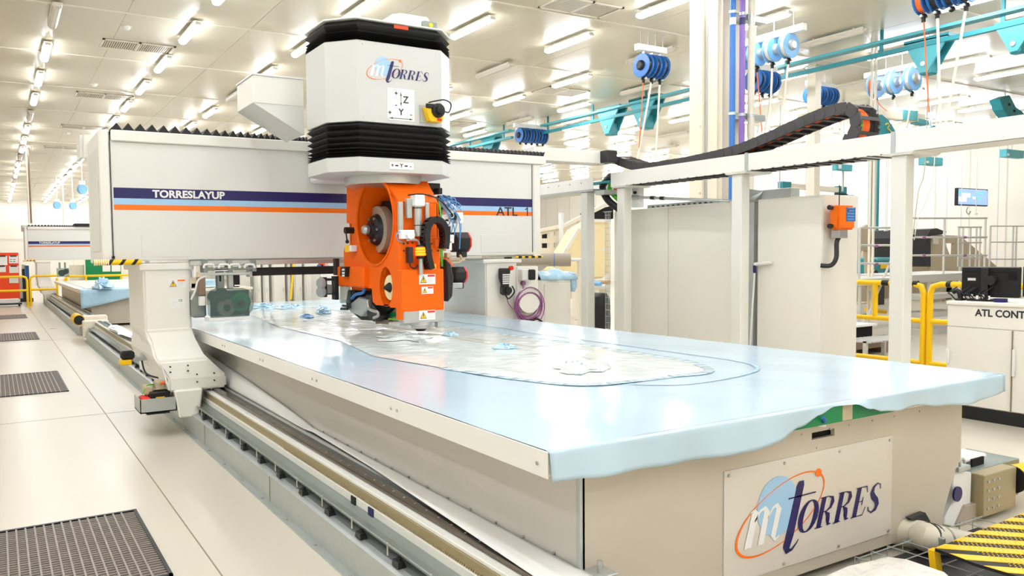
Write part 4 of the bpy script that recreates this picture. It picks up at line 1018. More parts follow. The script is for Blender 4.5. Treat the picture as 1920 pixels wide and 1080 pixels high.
# left edge strip with paired screws
es = B().box(TX0-.006, TX0, TY0, TY1, TZ-.103, TZ+.0).obj('edge_strip', 'strip', T, .001)
b = B(); k = 2.42
for k in (2.36,3.55,3.62,4.7,4.78,5.85,5.93,7.0,7.08,8.1,8.18): b.cyl((TX0-.006,k,TZ-.055),(TX0-.011,k,TZ-.055),.008,n=10)
stuff(b.obj('edge_screws','steel',es))
B().box(2.0,2.12,PYN-.1,PYN+.0,.36,.372).obj('foot_lug','galv',T,.002)
B().cyl((2.06,PYN-.06,.372),(2.06,PYN-.06,.42),.012,n=8).obj('lug_bolt','steel',T)
# green exposed strip and label under film
B().box(3.2, 4.15, TY0+.002, TY0+.01, TZ-.098, TZ-.005).obj('green_edge', 'green', T)
B().box(3.60, 3.68, TY0-.0005, TY0+.002, TZ-.095, TZ-.005).obj('tape_patch', 'tan', T)
B().tube([PY(1543,783,2.28),PY(1547,790,2.29),PY(1535,795,2.34),PY(1528,797,2.37)],.008,8,sub=3).obj('blue_clip','blue',T)
B().cyl(PY(1530,793,2.36),PY(1545,798,2.36),.013,n=10).obj('white_plug','paper',T)
# sign
sx0, sx1, sz0, sz1 = 2.845, 4.16, .145, .648
sg = B().box(sx0,sx1,PYN-.006,PYN,sz0-.03,sz1).obj('logo_sign','cream',T,.001)
mt['signface'] = M('sign_face', (216,210,200), .18, 0, .01, 2)
sg.data.materials[0] = mt['signface']
for x in (sx0+.03, sx0+.42, sx0+.85, sx1-.03):
    for z in (sz0-.01, sz1-.022):
        B().cyl((x,PYN-.006,z),(x,PYN-.012,z),.008,n=10).obj('sign_screw','steel',sg)
logo((2.945,PYN-.0075,.262), (1,0,0),(0,0,.86), 1.155, sg)
# ------------------------------------------------------------------ films on the table
rnd = random.Random(5)
def hem(x):
    K = [(1.79,.792),(1.9,.785),(2.03,.777),(2.56,.762),(2.9,.755),(3.1,.775),(3.27,.815),(3.4,.86),(3.52,.886),(3.66,.886),(3.78,.85),(3.91,.822),(4.05,.81),(4.25,.812),(4.45,.79),(4.68,.775),(4.86,.78),(5.14,.797)]
    for (a, za), (c, zc) in zip(K, K[1:]):
        if x <= c:
            t = (x-a)/(c-a); t = t*t*(3-2*t); return za+(zc-za)*t
    return K[-1][1]
fm = thing('blue_cover_film', 'wide pale blue plastic film covering the nearer table, its wavy hem hanging over the front', 'film', (3.45, 7.3, TZ))
def wob(x, y): return .0008*math.sin(x*9+y*3.1)+.0007*math.sin(x*4.3-y*7.7)+.0004*math.sin(x*23+y*17)
b = B(); b.grid(lambda a, c: (TX0+.004+(TX1-TX0-.002)*a, TY0+.012+(TY1-TY0-.02)*c, TZ-.001+.003+wob(TX0+a*3.3, c*10)), 60, 120)
b.obj('film_top', 'film', fm)
def skirt(a, c):
    x = TX0-.0+(TX1-TX0+.006)*a; h_ = hem(x)
    if c < .3:
        t = c/.3*math.pi/2; return (x, TY0+.014-.022*math.sin(t)-.0, TZ+.003-.012*(1-math.cos(t)))
    t = (c-.3)/.7
    return (x, TY0-.008-.012*t*(1+math.sin(x*7)+.6*math.sin(x*19)), TZ-.009+(h_-TZ+.009)*t)
B().grid(skirt, 120, 10).obj('film_skirt', 'film', fm, solid=.002)
def skr(a, c):
    y = TY0-.008+(3.6-TY0)*a
    return (TX1+.006+.012*c*math.sin(y*5)**2, y, TZ+.003-(.1+.02*math.sin(y*4))*c*(1-a*.6))
B().grid(skr, 30, 5).obj('film_skirt', 'film', fm, solid=.002)
# clear film patch in the middle
poly = [(640,640),(700,668),(830,690),(960,710),(1080,722),(1180,716),(1260,706),(1330,696),(1280,676),(1180,660),(1060,642),(950,628),(880,618),(780,604),(700,590),(560,575),(480,574),(470,590),(520,612)]
pts2 = [PZ(u,v,TZ+.004) for u,v in poly]
cf = thing('clear_bagging_film', 'wrinkled clear vacuum film lying over the middle of the blue film', 'film', (3.4, 6, TZ))
bm = bmesh.new(); vs = [bm.verts.new((p.x,p.y,0)) for p in pts2]; bm.faces.new(vs)
bmesh.ops.triangulate(bm, faces=bm.faces[:])
for _ in range(5):
    es_ = [e for e in bm.edges if e.calc_length() > .16]
    if not es_: break
    bmesh.ops.subdivide_edges(bm, edges=es_, cuts=1, use_grid_fill=False); bmesh.ops.triangulate(bm, faces=[f for f in bm.faces if len(f.verts) > 3])
from mathutils import noise
for v_ in bm.verts:
    x, y = v_.co.x, v_.co.y
    v_.co.z = .0035+(0 if v_.is_boundary else .003+.012*abs(noise.noise(Vector((x*4, y*1.6, 0))))+.006*abs(noise.noise(Vector((x*13, y*6, 3)))))
for f_ in bm.faces: f_.smooth = True
me = bpy.data.meshes.new('film_sheet'); bmesh.ops.translate(bm, verts=bm.verts, vec=(-3.4,-6,.002)); bm.to_mesh(me); bm.free(); me.materials.append(mt['clear'])
o = bpy.data.objects.new('film_sheet', me); COL.objects.link(o); o.parent = cf
# blue sealing edge round it, tan tape lines
ring = [Vector((p.x,p.y,TZ+.012)) for p in pts2]
b = B()
def strip(b, P, w_, z0):
    P = spline([Vector(p) for p in P], 5)
    L, R2 = [], []
    for i, p in enumerate(P):
        d = (P[min(i+1,len(P)-1)]-P[max(i-1,0)]).normalized(); n_ = Vector((-d.y,d.x,0))*w_*(.6+.7*abs(noise.noise(p*2.5)))
        z = z0+.003*abs(noise.noise(p*6)); L.append(Vector((p.x,p.y,z))+n_); R2.append(Vector((p.x,p.y,z))-n_)
    for i in range(len(P)-1): b.add([L[i],R2[i],R2[i+1],L[i+1]], [(0,1,2,3)], True)
strip(b, ring[2:16]+[ring[16]], .045, TZ+.006)
b.obj('sealing_edge', 'film', cf, solid=.001)
outer_ = [PZ(u,v,TZ) for u,v in ((1180,722),(1290,722),(1400,703),(1420,690),(1380,678),(1290,665),(1180,650),(1020,628),(900,610),(830,600))]
b = B(); strip(b, outer_, .016, TZ+.0058); b.obj('loose_edge', 'film2', cf)
for a in (((800,628),(900,640),(990,652),(1110,668)),((830,632),(960,655),(1060,668),(1130,680)),((500,578),(600,592),(690,606),(790,625))):
    b = B(); strip(b, [PZ(u,v,TZ) for u,v in a], .008, TZ+.018); b.obj('tape_line', 'tan', cf)
def crumple(name, lab, cat, pts, hgt, mat, seed, grp=None):
    c = sum(pts, Vector((0,0,0)))/len(pts)
    t = thing(name, lab, cat, c, grp); b = B(); n_ = 9; r = random.Random(seed)
    N = len(pts); loops = []; pts = [c+(p-c)*(1+r.uniform(-.42,.25)) for p in pts]
    for k in range(n_+1):
        f = 1-k/n_
        loops.append([c+(p-c)*f*(1+.0)+Vector((r.uniform(-.25,.25)*(p-c).length*.35 if 0<k<n_ else 0, r.uniform(-.25,.25)*(p-c).length*.35 if 0<k<n_ else 0, .004+hgt*(1-f**2)*(.55+.9*r.random()) if k else .002)) for p in pts])
    b.loft(loops, True, False); b.obj('crumpled_sheet', mat, t)
    return t
def ell(u, v, ru, rv, z, n=16):
    return [PZ(u+ru*math.cos(2*math.pi*k/n), v+rv*math.sin(2*math.pi*k/n), z) for k in range(n)]
crumple('film_scrap','crumpled blue film scrap at the far left of the table behind the cutting unit','film scrap',ell(497,577,24,4,TZ+.012),.05,'film2',3)
crumple('film_scrap','long crumpled blue film scrap left of the orange head','film scrap',ell(545,577,26,3.6,TZ+.012),.04,'film2',4)
crumple('film_scrap','small twisted blue film scrap in front of the long one','film scrap',ell(576,594,13,2.4,TZ+.014),.025,'tube',5)
crumple('film_scrap','raised clear film bulge near the cutter wheels of the head','film scrap',ell(606,585,15,5,TZ+.014),.06,'film2',6)
crumple('film_scrap','blue film scrap right of the nozzle','film scrap',ell(845,628,20,3,TZ+.014),.02,'film2',7)
crumple('film_scrap','small blue film scrap in the middle of the clear film','film scrap',ell(945,652,24,4,TZ+.016),.025,'film2',8)
crumple('film_scrap','crumpled clear film ridge on the clear sheet before the nozzle','film scrap',ell(760,632,60,9,TZ+.014),.02,'clear',9)
crumple('film_scrap','crumpled clear film at the nearer end of the clear sheet','film scrap',ell(1090,690,60,11,TZ+.014),.022,'clear',10)
# ------------------------------------------------------------------ second table
T2 = thing('layup_table', 'distant second table with blue film draped over its front corner', 'table', (3.4, 25, 0))
B().box(1.79,5.14,20.25,30.2,.80,.89).obj('table_top','cream',T2,.004)
B().box(2.0,4.9,20.45,30,.05,.8).obj('body','taupe',T2)
B().box(2.0,5.0,21.6,29.6,.892,.90).obj('layup_area','side',T2)
f2 = thing('blue_cover_film', 'blue film draped over the front corner of the distant table', 'film', (2.6,20.2,.9))
def sk2(a, c):
    x = 1.75+(5.14-1.75)*a; return (x, 20.2-.02*math.sin(x*6)*c, .912-(.46-.32*min(1,a*2.2))*c)
B().grid(sk2, 40, 5).obj('film_skirt','film2',f2,solid=.003)
B().box(1.75,5.14,20.2,21.4,.902,.912).obj('film_top','film2',f2)
crumple('film_scrap','heap of crumpled blue film on the distant table','film scrap',ell(193,540,20,3,.93),.2,'film2',12)
# ================================================================== RAILS
def rails(y0, y1, lab, main):
    t = thing('floor_rail_track', lab, 'rail track', (1.75, (y0+y1)/2, 0), 'rail tracks beside the tables')
    def bx(name, mat, x0,x1,z0,z1, bev=0): return B().box(x0,x1,y0,y1,z0,z1).obj(name, mat, t, bev)
    b = B(); b.prism([(1.545,0),(1.95,0),(1.95,.2),(1.60,.2),(1.548,.185)],1,y0,y1) if False else b.loft([[(x,y0,z) for x,z in ((1.548,0),(1.97,0),(1.97,.19),(1.60,.19),(1.552,.178))],[(x,y1,z) for x,z in ((1.548,0),(1.97,0),(1.97,.19),(1.60,.19),(1.552,.178))]])
    b.obj('base_channel', 'galv', t)
    bx('floor_flange', 'galv', 1.50,1.548,.0,.006)
    # dished tray
    pr = [(1.594,.258),(1.600,.262),(1.612,.248),(1.66,.243),(1.70,.256),(1.71,.266),(1.71,.25),(1.66,.235),(1.606,.238)]
    B().loft([[(x,y0,z) for x,z in pr],[(x,y1,z) for x,z in pr]]).obj('splash_tray','tray',t)
    bx('rack_seat','strip',1.705,1.74,.24,.30)
    bx('rack_bar','rack',1.722,1.76,.295,.352,.002)
    bx('rail_bed','strip',1.728,1.80,.352,.372,.003)
    bx('guide_rail','rail',1.770,1.835,.372,.395,.006)
    bx('inner_channel','tray',1.835,1.89,.33,.352)
    bx('inner_rail','steel',1.892,1.925,.33,.385,.01)
    bx('back_fence','tray',1.93,1.945,.19,.372)
    if main:
        b = B(); y = y0+.3
        pts_ = []
        while y < min(y1, 12):
            pts_.append(y); y += .43
        c0 = None
        for y in pts_:
            if not c0:
                bb = B(); bb.loft([[(-.022,-.035,0),(.022,-.035,0),(.022,.035,0),(-.022,.035,0)],[(-.02,-.03,.03),(.012,-.03,.03),(.012,.03,.03),(-.02,.03,.03)]]); bb.cyl((0,0,.03),(0,0,.042),.012,n=8)
                c0 = bb.obj('clamp_block','dark'); o = c0
            else: o = c0.copy(); COL.objects.link(o)
            o.parent = t; o.location = Vector((1.60,y,.19))-world_of(t)
        b = B()
        for y in pts_: b.box(1.598,1.603,y+.12,y+.126,.2,.262)
        stuff(b.obj('tray_pins','cream',t))
        b = B(); y = y0
        while y < 9: b.cyl((1.80,y,.395),(1.80,y,.397),.006,n=8); y += .12
        y = y0
        while y < 9: b.cyl((1.712,y,.268),(1.712,y,.275),.005,n=6); y += .35
        stuff(b.obj('rail_bolts','steel',t))
        b = B(); y = y0+.01
        while y < 5.2: b.box(1.716,1.724,y,y+.009,.297,.312); y += .018
        stuff(b.obj('rack_teeth','rack',t))
        for y in (3.95,3.72): B().box(1.698,1.706,y-.03,y+.03,.245,.30).obj('sensor_notch','navy' if y<3.9 else 'black',t)
        for y in (3.1, 5.0, 6.85, 9.4, 12.2): B().box(1.546,1.549,y,y+.006,.0,.18).obj('base_joint','groove',t)
        b = B(); y = y0
        while y < 9: b.cyl((1.525,y,.006),(1.525,y,.016),.01,n=6); y += .5
        stuff(b.obj('anchor_bolts','steel',t))
    return t
R1 = rails(1.6, 17.0, 'long steel rail track with clamps and tray running beside the near table', True)
B().box(1.5,1.98,17.0,17.25,.06,.4).obj('end_box','cream',R1,.02); B().cyl((1.7,17.0,.2),(1.7,16.93,.2),.07,n=14).obj('end_buffer','steel',R1)
R2 = rails(18.4, 33, 'distant rail track ending in a round black buffer', False)
B().cyl((1.5,17.9,.36),(1.5,18.6,.36),.115,n=20).obj('buffer_tube','yellow',R2); B().cyl((1.5,17.88,.36),(1.5,17.9,.36),.10,n=20).obj('buffer_face','black',R2)
B().box(1.6,2.1,18.2,18.5,.05,.42).obj('end_box','cream',R2,.02)
# white flexible sheet between track and table
ss = thing('white_cover_sheet', 'long flexible white plastic sheet between the rail track and the near table', 'sheet', (1.95, 5, .36))
def sheet(a, c):
    y = 1.7+(8.6-1.7)*a
    if y < 5.3:
        f = (5.3-y)/3.6; xl, zl = 1.96-.24*min(1,f)**1.0, .375+.03*min(1,f*3); xt, zt = 2.008, .375
        x = xl+(xt-xl)*c; z = zl+(zt-zl)*c+.012*math.sin(math.pi*c)
    else:
        f = (y-5.3)/3.3; xl, zl = 1.93, .38; xt, zt = 2.0, .375+.22*f**.8
        x = xl+(xt-xl)*c**1.6; z = zl+(zt-zl)*c
    return (x, y, z)
B().grid(sheet, 60, 6).obj('sheet', 'whitelit', ss, solid=.002)
# loose white sheet far along the rails
p = PZ(210,622,.42)
crumple('white_cover_sheet','loose white sheet curled on the track end beyond the left gantry leg','sheet',[PZ(u,v,.42) for u,v in ((195,612),(215,610),(240,620),(243,632),(222,628),(205,620))],.05,'whitelit',14)
# ================================================================== CABLE TROUGH + CHAIN
TRX0, TRX1, TRZ0, TRZ1 = 7.3, 7.69, 2.525, 2.715
TR = thing('cable_trough', 'long white elevated cable trough on square posts, carrying the black cable chain', 'cable trough', (7.5, 5, 2.5))
ys = [1.6, 4.22, 5.83, 8.0]
for a, c in zip(ys, ys[1:]):
    B().box(TRX0,TRX0+.006,a+.006,c-.006,TRZ0,TRZ1).obj('side_plate','white',TR,.001)
    B().box(TRX1-.006,TRX1,a+.006,c-.006,TRZ0,TRZ1).obj('side_plate','white',TR,.001)
for y in ys[1:3]: B().box(TRX0-.008,TRX0+.008,y-.03,y+.01,TRZ0-.01,TRZ1+.01).obj('joint_plate','galv',TR)
B().box(TRX0,TRX1,1.6,4.2,TRZ0,TRZ0+.005).obj('floor_plate','white',TR)
k = 4.3; b = B()
while k < 7.9: b.box(TRX0,TRX1,k,k+.03,TRZ0,TRZ0+.008); k += .13
stuff(b.obj('floor_bars','dark',TR))
for i, y in enumerate((4.165, 5.96, 7.82)):
    s_ = .068
    ps_ = B().box(TRX0+.01,TRX0+.01+.14,y-s_,y+s_,0,TRZ0-.02).obj('post','post',TR,.008,)
    b = B(); b.loft([[(TRX0-.02,y-s_-.06,TRZ0-.022),(TRX1+.02,y-s_-.06,TRZ0-.022),(TRX1+.02,y+s_+.05,TRZ0-.022),(TRX0-.02,y+s_+.05,TRZ0-.022)],[(TRX0-.03,y-s_-.09,TRZ0),(TRX1+.03,y-s_-.09,TRZ0),(TRX1+.03,y+s_+.07,TRZ0),(TRX0-.03,y+s_+.07,TRZ0)]]); b.obj('head_plate','white',ps_)
    B().box(TRX0-.02,TRX0+.26,y-s_-.05,y+s_+.05,0,.012).obj('foot_plate','galv',ps_)
# farther, lower trough
TR2 = thing('cable_trough', 'shorter far trough continuing behind the gantry beam end', 'cable trough', (7.5, 9.2, 2.5))
B().box(7.3,7.306,8.35,12.5,2.53,2.69).obj('side_plate','white',TR2); B().box(7.69,7.696,8.35,12.5,2.53,2.69).obj('side_plate','white',TR2); B().box(7.3,7.69,8.35,12.5,2.50,2.53).obj('floor_plate','galv',TR2)
B().box(7.38,7.5,8.1,8.6,2.60,2.63).obj('green_strip','teal',TR2)
B().box(7.32,7.46,8.50,8.64,0,2.5).obj('post','post',TR2,.006)
b = B()
for k in range(12): b.cyl((7.3,8.6+k*.25,2.63),(7.294,8.6+k*.25,2.63),.012,n=8)
stuff(b.obj('rivets','steel',TR2))
B().box(7.3,7.69,8.12,8.3,2.44,2.5).obj('bridge_plate','galv',TR2)
# chain path on its near side plane
CXp = 7.36
up = [(1150,299),(1200,313),(1260,307),(1320,296),(1380,281),(1440,257),(1500,230),(1550,210),(1580,203),(1594,206),(1602,216),(1605,230),(1602,246),(1592,260)]
P_ = [PX(u,v,CXp) for u,v in up]
low = PX(1592,262,CXp)
P_ += [Vector((CXp, low.y+k, TRZ0+.07)) for k in (.12,.5,1.2,2,2.8,3.25)]
for p in P_: p.z = max(p.z, TRZ0+.07)
path = spline(P_, 8); LL = [0]
for i in range(1, len(path)): LL.append(LL[-1]+(path[i]-path[i-1]).length)
CH = thing('cable_chain', 'black segmented cable chain arching over the trough with green and orange cables inside', 'cable chain', (CXp+.15, P_[8].y, TRZ1))
n_ = int(LL[-1]/.115); lk = None
for i in range(n_):
    p, d = along(path, LL, (i+.5)*LL[-1]/n_)
    if lk is None:
        b = B()
        for x in (0,.30):
            ring_ = [(math.cos(a), math.sin(a)) for a in [2*math.pi*j/14 for j in range(14)]]
            b.box(x-.010,x+.010,-.06,.06,-.055,.055)
            xs = x-.013 if x == 0 else x+.013
            b.cyl((x-.013,0.02,0),(x+.013,0.02,0),.058,n=14,smooth=False)
        b.box(0,.30,-.018,.018,-.055,-.045); b.box(0,.30,-.018,.018,.045,.055)
        lk = b.obj('chain_link','chain'); o = lk
    else: o = lk.copy(); COL.objects.link(o)
    o.parent = CH; o.location = p-world_of(CH); o.rotation_euler = (math.atan2(d.z, d.y), 0, 0)
for k in range(9):
    x = .035+k*.029; m_ = 'greenc' if k < 3 else 'orangec' if k < 7 else 'black'
    B().tube([Vector((CXp+x, p.y, p.z)) for p in path[::3]], .0125, 6).obj('cable', m_, CH)
# cable bundle dropping at far end
B().tube([PX(1145,330,7.45),PX(1130,350,7.5),PX(1140,375,7.5),PX(1165,395,7.6)],.05,10,sub=4).obj('cable_bundle','dark',CH)
B().tube([PX(1148,340,7.5),PX(1143,355,7.52),PX(1155,370,7.55),PX(1172,385,7.6)],.035,10,sub=4).obj('green_bundle','greenc',CH)
B().tube([PX(1152,345,7.6),PX(1160,362,7.6),PX(1172,372,7.65)],.04,10,sub=4).obj('orange_bundle','orangec',CH)
# strut between posts
st = thing('tension_rod', 'thin galvanised rod with black bands between the trough posts', 'rod', PX(1280,370,7.5))
r0, r1 = PX(1178,369,7.5), PX(1368,377,7.5)
B().cyl(r0, r1, .018, n=10).obj('rod','galv',st)
for k in (.25,.35): B().cyl(r0.lerp(r1,k),r0.lerp(r1,k+.04),.024,n=10).obj('band','black',st)
B().cyl(r0,r0.lerp(r1,.12),.026,n=10).obj('turnbuckle','steel',st)
# ================================================================== ELECTRICAL CABINETS
KX, KZ = 7.78, 2.235
def cabinet(name, lab, y0, y1, splits, handle=True):
    t = thing(name, lab, 'cabinet', (KX+.3, (y0+y1)/2, 0), 'tall grey electrical cabinets behind the trough posts')
    bd = B().box(KX+.012,KX+.64,y0,y1,.08,KZ).obj('body','cab',t,.004)
    B().box(KX+.03,KX+.6,y0+.02,y1-.02,0,.08).obj('plinth','dark',t)
    e = [y0]+splits+[y1]
    for a, c in zip(e, e[1:]): B().box(KX,KX+.012,a+.004,c-.004,.1,KZ-.006).obj('door','cab',t,.002)
    return t, bd
c1, _ = cabinet('electrical_cabinet','wide grey cabinet block left of the galvanised duct, with one door seam',PX(1388,500,KX).y,8.45,[PX(1253,386,KX).y])
B().box(KX+.1,KX+.5,PX(1388,500,KX).y+.4,7.9,KZ,KZ+.05).obj('cable_tray','galv',c1)
b = B(); y = PX(1388,500,KX).y+.5
while y < 7.8: b.box(KX+.095,KX+.1,y,y+.04,KZ+.015,KZ+.03); y += .09
stuff(b.obj('tray_slots','dark',c1))
c2, bd2 = cabinet('electrical_cabinet','grey cabinet right of the galvanised duct carrying the orange box on its side',PX(1542,400,KX).y,PX(1420,500,KX).y,[])
y0_ = PX(1542,400,KX).y
b = B()
for z in (.6,1.2,1.8,2.1): b.cyl((KX+.03,y0_,z),(KX+.03,y0_-.004,z),.008,n=8)
stuff(b.obj('panel_screws','grey',c2))
du = thing('vertical_duct','galvanised vertical cable duct with elbow top between the two cabinets','duct',(KX+.1,PX(1404,400,KX).y,0))
ya_, yb_ = PX(1418,400,KX).y, PX(1392,400,KX).y
B().box(KX-.02,KX+.12,ya_+.02,yb_,0,KZ-.02).obj('duct','galv',du,.004)
b = B(); b.loft([[(KX-.02,ya_+.02,KZ-.02),(KX+.12,ya_+.02,KZ-.02),(KX+.12,yb_,KZ-.02),(KX-.02,yb_,KZ-.02)],[(KX+.05,ya_-.06,KZ+.10),(KX+.16,ya_-.06,KZ+.06),(KX+.16,yb_,KZ+.06),(KX+.05,yb_-.04,KZ+.14)]]); b.obj('elbow','galv',du)
B().box(KX+.05,KX+.2,ya_-.42,ya_-.02,KZ+.0,KZ+.11).obj('top_run','galv',du,.006)
b = B()
for k in range(40): b.box(KX-.023,KX-.02,yb_-.035,yb_-.02,.1+k*.05,.125+k*.05)
stuff(b.obj('duct_slots','dark',du))
for z in (1.42, .92+.0):
    q = PX(1392, 437 if z > 1 else 556, KX-.03); B().box(KX-.03,KX-.0,q.y-.02,q.y+.03,q.z-.03,q.z+.03).obj('clamp','black',du)
# squeegee
sq = thing('floor_squeegee','upright squeegee pole with blue socket and white head leaning on the grey cabinet','squeegee',PX(1407,660,KX-.25))
h_ = PX(1415,507,KX-.05)
B().cyl(PX(1406,655,KX-.22),h_,.011,n=10).obj('pole','whitelit',sq)
B().cyl(h_-Vector((0,0,.03)),h_+Vector((0,0,.06)),.02,n=12).obj('socket','navy',sq)
e1 = PX(1446,492,KX-.03); B().tube([h_+Vector((0,0,.07)),h_.lerp(e1,.3)+Vector((0,0,.05)),e1],.02,8,sub=3).obj('head','paper',sq)
B().cyl(PX(1403,545,KX-.1),PX(1411,510,KX-.1),.007,n=8).obj('brace','galv',sq)
# orange box on the side of the cabinet (faces -Y)
yb2 = y0_
A, C_ = PY(1566,385,yb2-.12), PY(1597,431,yb2-.12)
ob = thing('orange_access_point','orange wall box with a blue label on the side of the right cabinet','box',((A.x+C_.x)/2,yb2-.1,C_.z))
bb_ = B().box(A.x,C_.x,yb2-.16,yb2-.05,C_.z,A.z).obj('housing','orangep',ob,.02,2)
B().box(A.x+.13,C_.x-.005,yb2-.163,yb2-.16,C_.z+.09,A.z-.02).obj('blue_label','reelb2' if False else 'blue',bb_)
B().box(A.x+.15,A.x+.18,yb2-.165,yb2-.163,A.z-.06,A.z-.045).obj('red_mark','red',bb_)
b = B()
for k in range(5): b.box(A.x+.15,C_.x-.03,yb2-.165,yb2-.163,C_.z+.11+k*.03,C_.z+.116+k*.03)
stuff(b.obj('label_text','sky',bb_))
for v in (389,424):
    q = PY(1560,v,yb2-.08); B().cyl((q.x-.02,yb2-.08,q.z),(A.x+.02,yb2-.08,q.z),.018,n=10).obj('knob_stem','steel',ob); B().cyl((q.x-.05,yb2-.08,q.z),(q.x-.01,yb2-.08,q.z),.026,n=12).obj('knob','dark',ob)
B().box(A.x+.05,A.x+.2,yb2-.14,yb2-.04,C_.z-.09,C_.z).obj('gland_block','steel',ob,.006)
B().tube([(A.x+.12,yb2-.09,C_.z-.08),(A.x+.08,yb2-.09,C_.z-.14),(A.x+.06,yb2-.1,C_.z-.3),(A.x-.0,yb2-.08,C_.z-.38),(A.x-.06,yb2-.0,C_.z-.38)],.024,10,sub=5).obj('flexible_conduit','dark',ob)
B().cyl((A.x+.1,yb2-.1,A.z),(A.x+.1,yb2-.1,A.z+.22),.005,n=6).obj('aerial','black',ob)
# ================================================================== CONSOLE
QX = 8.1; cy0, cy1 = 2.45, 4.115
CO = thing('control_console','grey steel control console on a black plinth at the right edge, lettered ATL CONTROL','console',(QX+.3,3.3,0))
B().box(QX+.012,QX+.75,cy0,cy1,.12,1.09).obj('body','cab',CO,.004)
B().box(QX-.02,QX+.77,cy0,cy1+.01,1.09,1.13).obj('worktop','cab',CO,.01)
B().box(QX,QX+.012,cy0,cy1,.885,1.09).obj('front_band','cab',CO,.002)
ys2 = PX(1897,700,QX).y
B().box(QX,QX+.012,ys2+.004,cy1,.13,.878).obj('door','cab',CO,.002)
dr = B().box(QX,QX+.012,cy0,ys2-.004,.13,.878).obj('door','cab',CO,.002)
B().box(QX+.0,QX+.7,cy0,cy1-.02,0,.12).obj('plinth','black',CO)
z0_, z1_ = .46, .71
B().box(QX-.03,QX,ys2-.03,ys2-.01,z0_,z1_).obj('door_handle','whitelit',dr,.004)
B().box(QX-.012,QX,ys2-.0035,ys2+.003,.13,.878).obj('door_seal','groove',dr)
q = PX(1777,690,QX); B().box(QX-.02,QX+.0,cy1-.03,cy1+.0,.52,.66).obj('latch','whitelit',CO,.004)
text('lettering','ATL CONTROL',.092,(QX-.0012,PX(1828,590,QX).y,PX(1828,592,QX).z),(0,-1,0),(0,0,1),'letter',CO,bold=.0028,name_w=.57)
# monitor (rear side) and desk clutter
mo_ = thing('monitor','black flat monitor seen from behind on the console','monitor',(QX+.25,3.7,1.13))
a, c = PX(1803,500,QX+.2), PX(1910,560,QX+.2)
scr = B().box(QX+.2,QX+.25,c.y,a.y,c.z+.005,a.z).obj('casing','black',mo_,.008)
B().box(QX+.2,QX+.203,c.y+.0,a.y,a.z-.012,a.z).obj('bezel_edge','tray',scr)
B().box(QX+.197,QX+.2,c.y+.03,a.y-.03,a.z-.055,a.z-.047).obj('vent_slot','void',scr)
ym = (a.y+c.y)/2+.03
B().box(QX+.165,QX+.2,ym-.03,ym+.03,1.14,a.z-.01).obj('stand_column','dark',mo_,.006)
B().box(QX+.10,QX+.3,ym-.13,ym+.13,1.13,1.15).obj('stand_base','black',mo_,.01)
B().lathe([(0,0),(.045,0),(.04,.05),(0,.05)],(QX+.15,ym-.06,(a.z+c.z)/2+.02),(1,0,0),12).obj('mount_hub','dark',mo_)
B().box(QX+.195,QX+.2,a.y-.13,a.y-.06,c.z+.16,c.z+.185).obj('white_sticker','paper',scr)
B().box(QX+.195,QX+.2,c.y+.02,c.y+.09,c.z+.17,c.z+.25).obj('socket_recess','void',scr)
mo2 = thing('monitor','second black monitor cut by the right picture edge','monitor',(QX+.25,3.2,1.13))
e = PX(1918,500,QX+.2).y
B().box(QX+.2,QX+.25,e-.5,e,1.18,a.z+.01).obj('casing','black',mo2,.008); B().box(QX+.15,QX+.3,e-.35,e-.15,1.13,1.15).obj('stand_base','black',mo2); B().box(QX+.17,QX+.2,e-.28,e-.22,1.14,1.4).obj('stand_column','dark',mo2)
sc_ = thing('barcode_scanner','black handheld scanner in its cradle left of the monitor','scanner',PX(1795,560,QX+.15))
q = PX(1795,555,QX+.12)
b = B(); b.tube([PX(1787,548,QX+.12),PX(1795,545,QX+.12),PX(1800,552,QX+.12),PX(1801,564,QX+.12)],.022,10,sub=3); b.obj('scanner_body','black',sc_)
B().box(q.x-.05,q.x+.06,PX(1806,560,QX+.12).y,PX(1795,560,QX+.12).y,1.13,1.15).obj('cradle','black',sc_,.004)
tp = thing('tape_roll','dark blue tape roll lying on the console before the monitor','tape',PX(1876,565,QX+.06))
q = PX(1876,565,QX+.08); B().lathe([(.03,0),(.055,0),(.055,.035),(.03,.035)],(q.x,q.y,1.13),(0,0,1),20).obj('roll','navy',tp)
gl = thing('cable_clutter','tangle of black cables with white tags under the monitor','cables',PX(1845,560,QX+.08))
b = B(); rn = random.Random(11)
for k in range(7):
    y_ = ym+rn.uniform(-.12,.25); b.tube([(QX+.1,y_,1.14),(QX+.08,y_+.03,1.17+rn.random()*.04),(QX+.14,y_+.08,1.2),(QX+.18,y_+.02,1.26)],.006,6,sub=4)
b.obj('cables','black',gl)
b = B()
for k in range(4): y_ = ym-.09+k*.05; b.box(QX+.085,QX+.095,y_,y_+.018,1.15+.01*(k%2),1.185+.01*(k%2))
b.obj('tags','paper',gl)
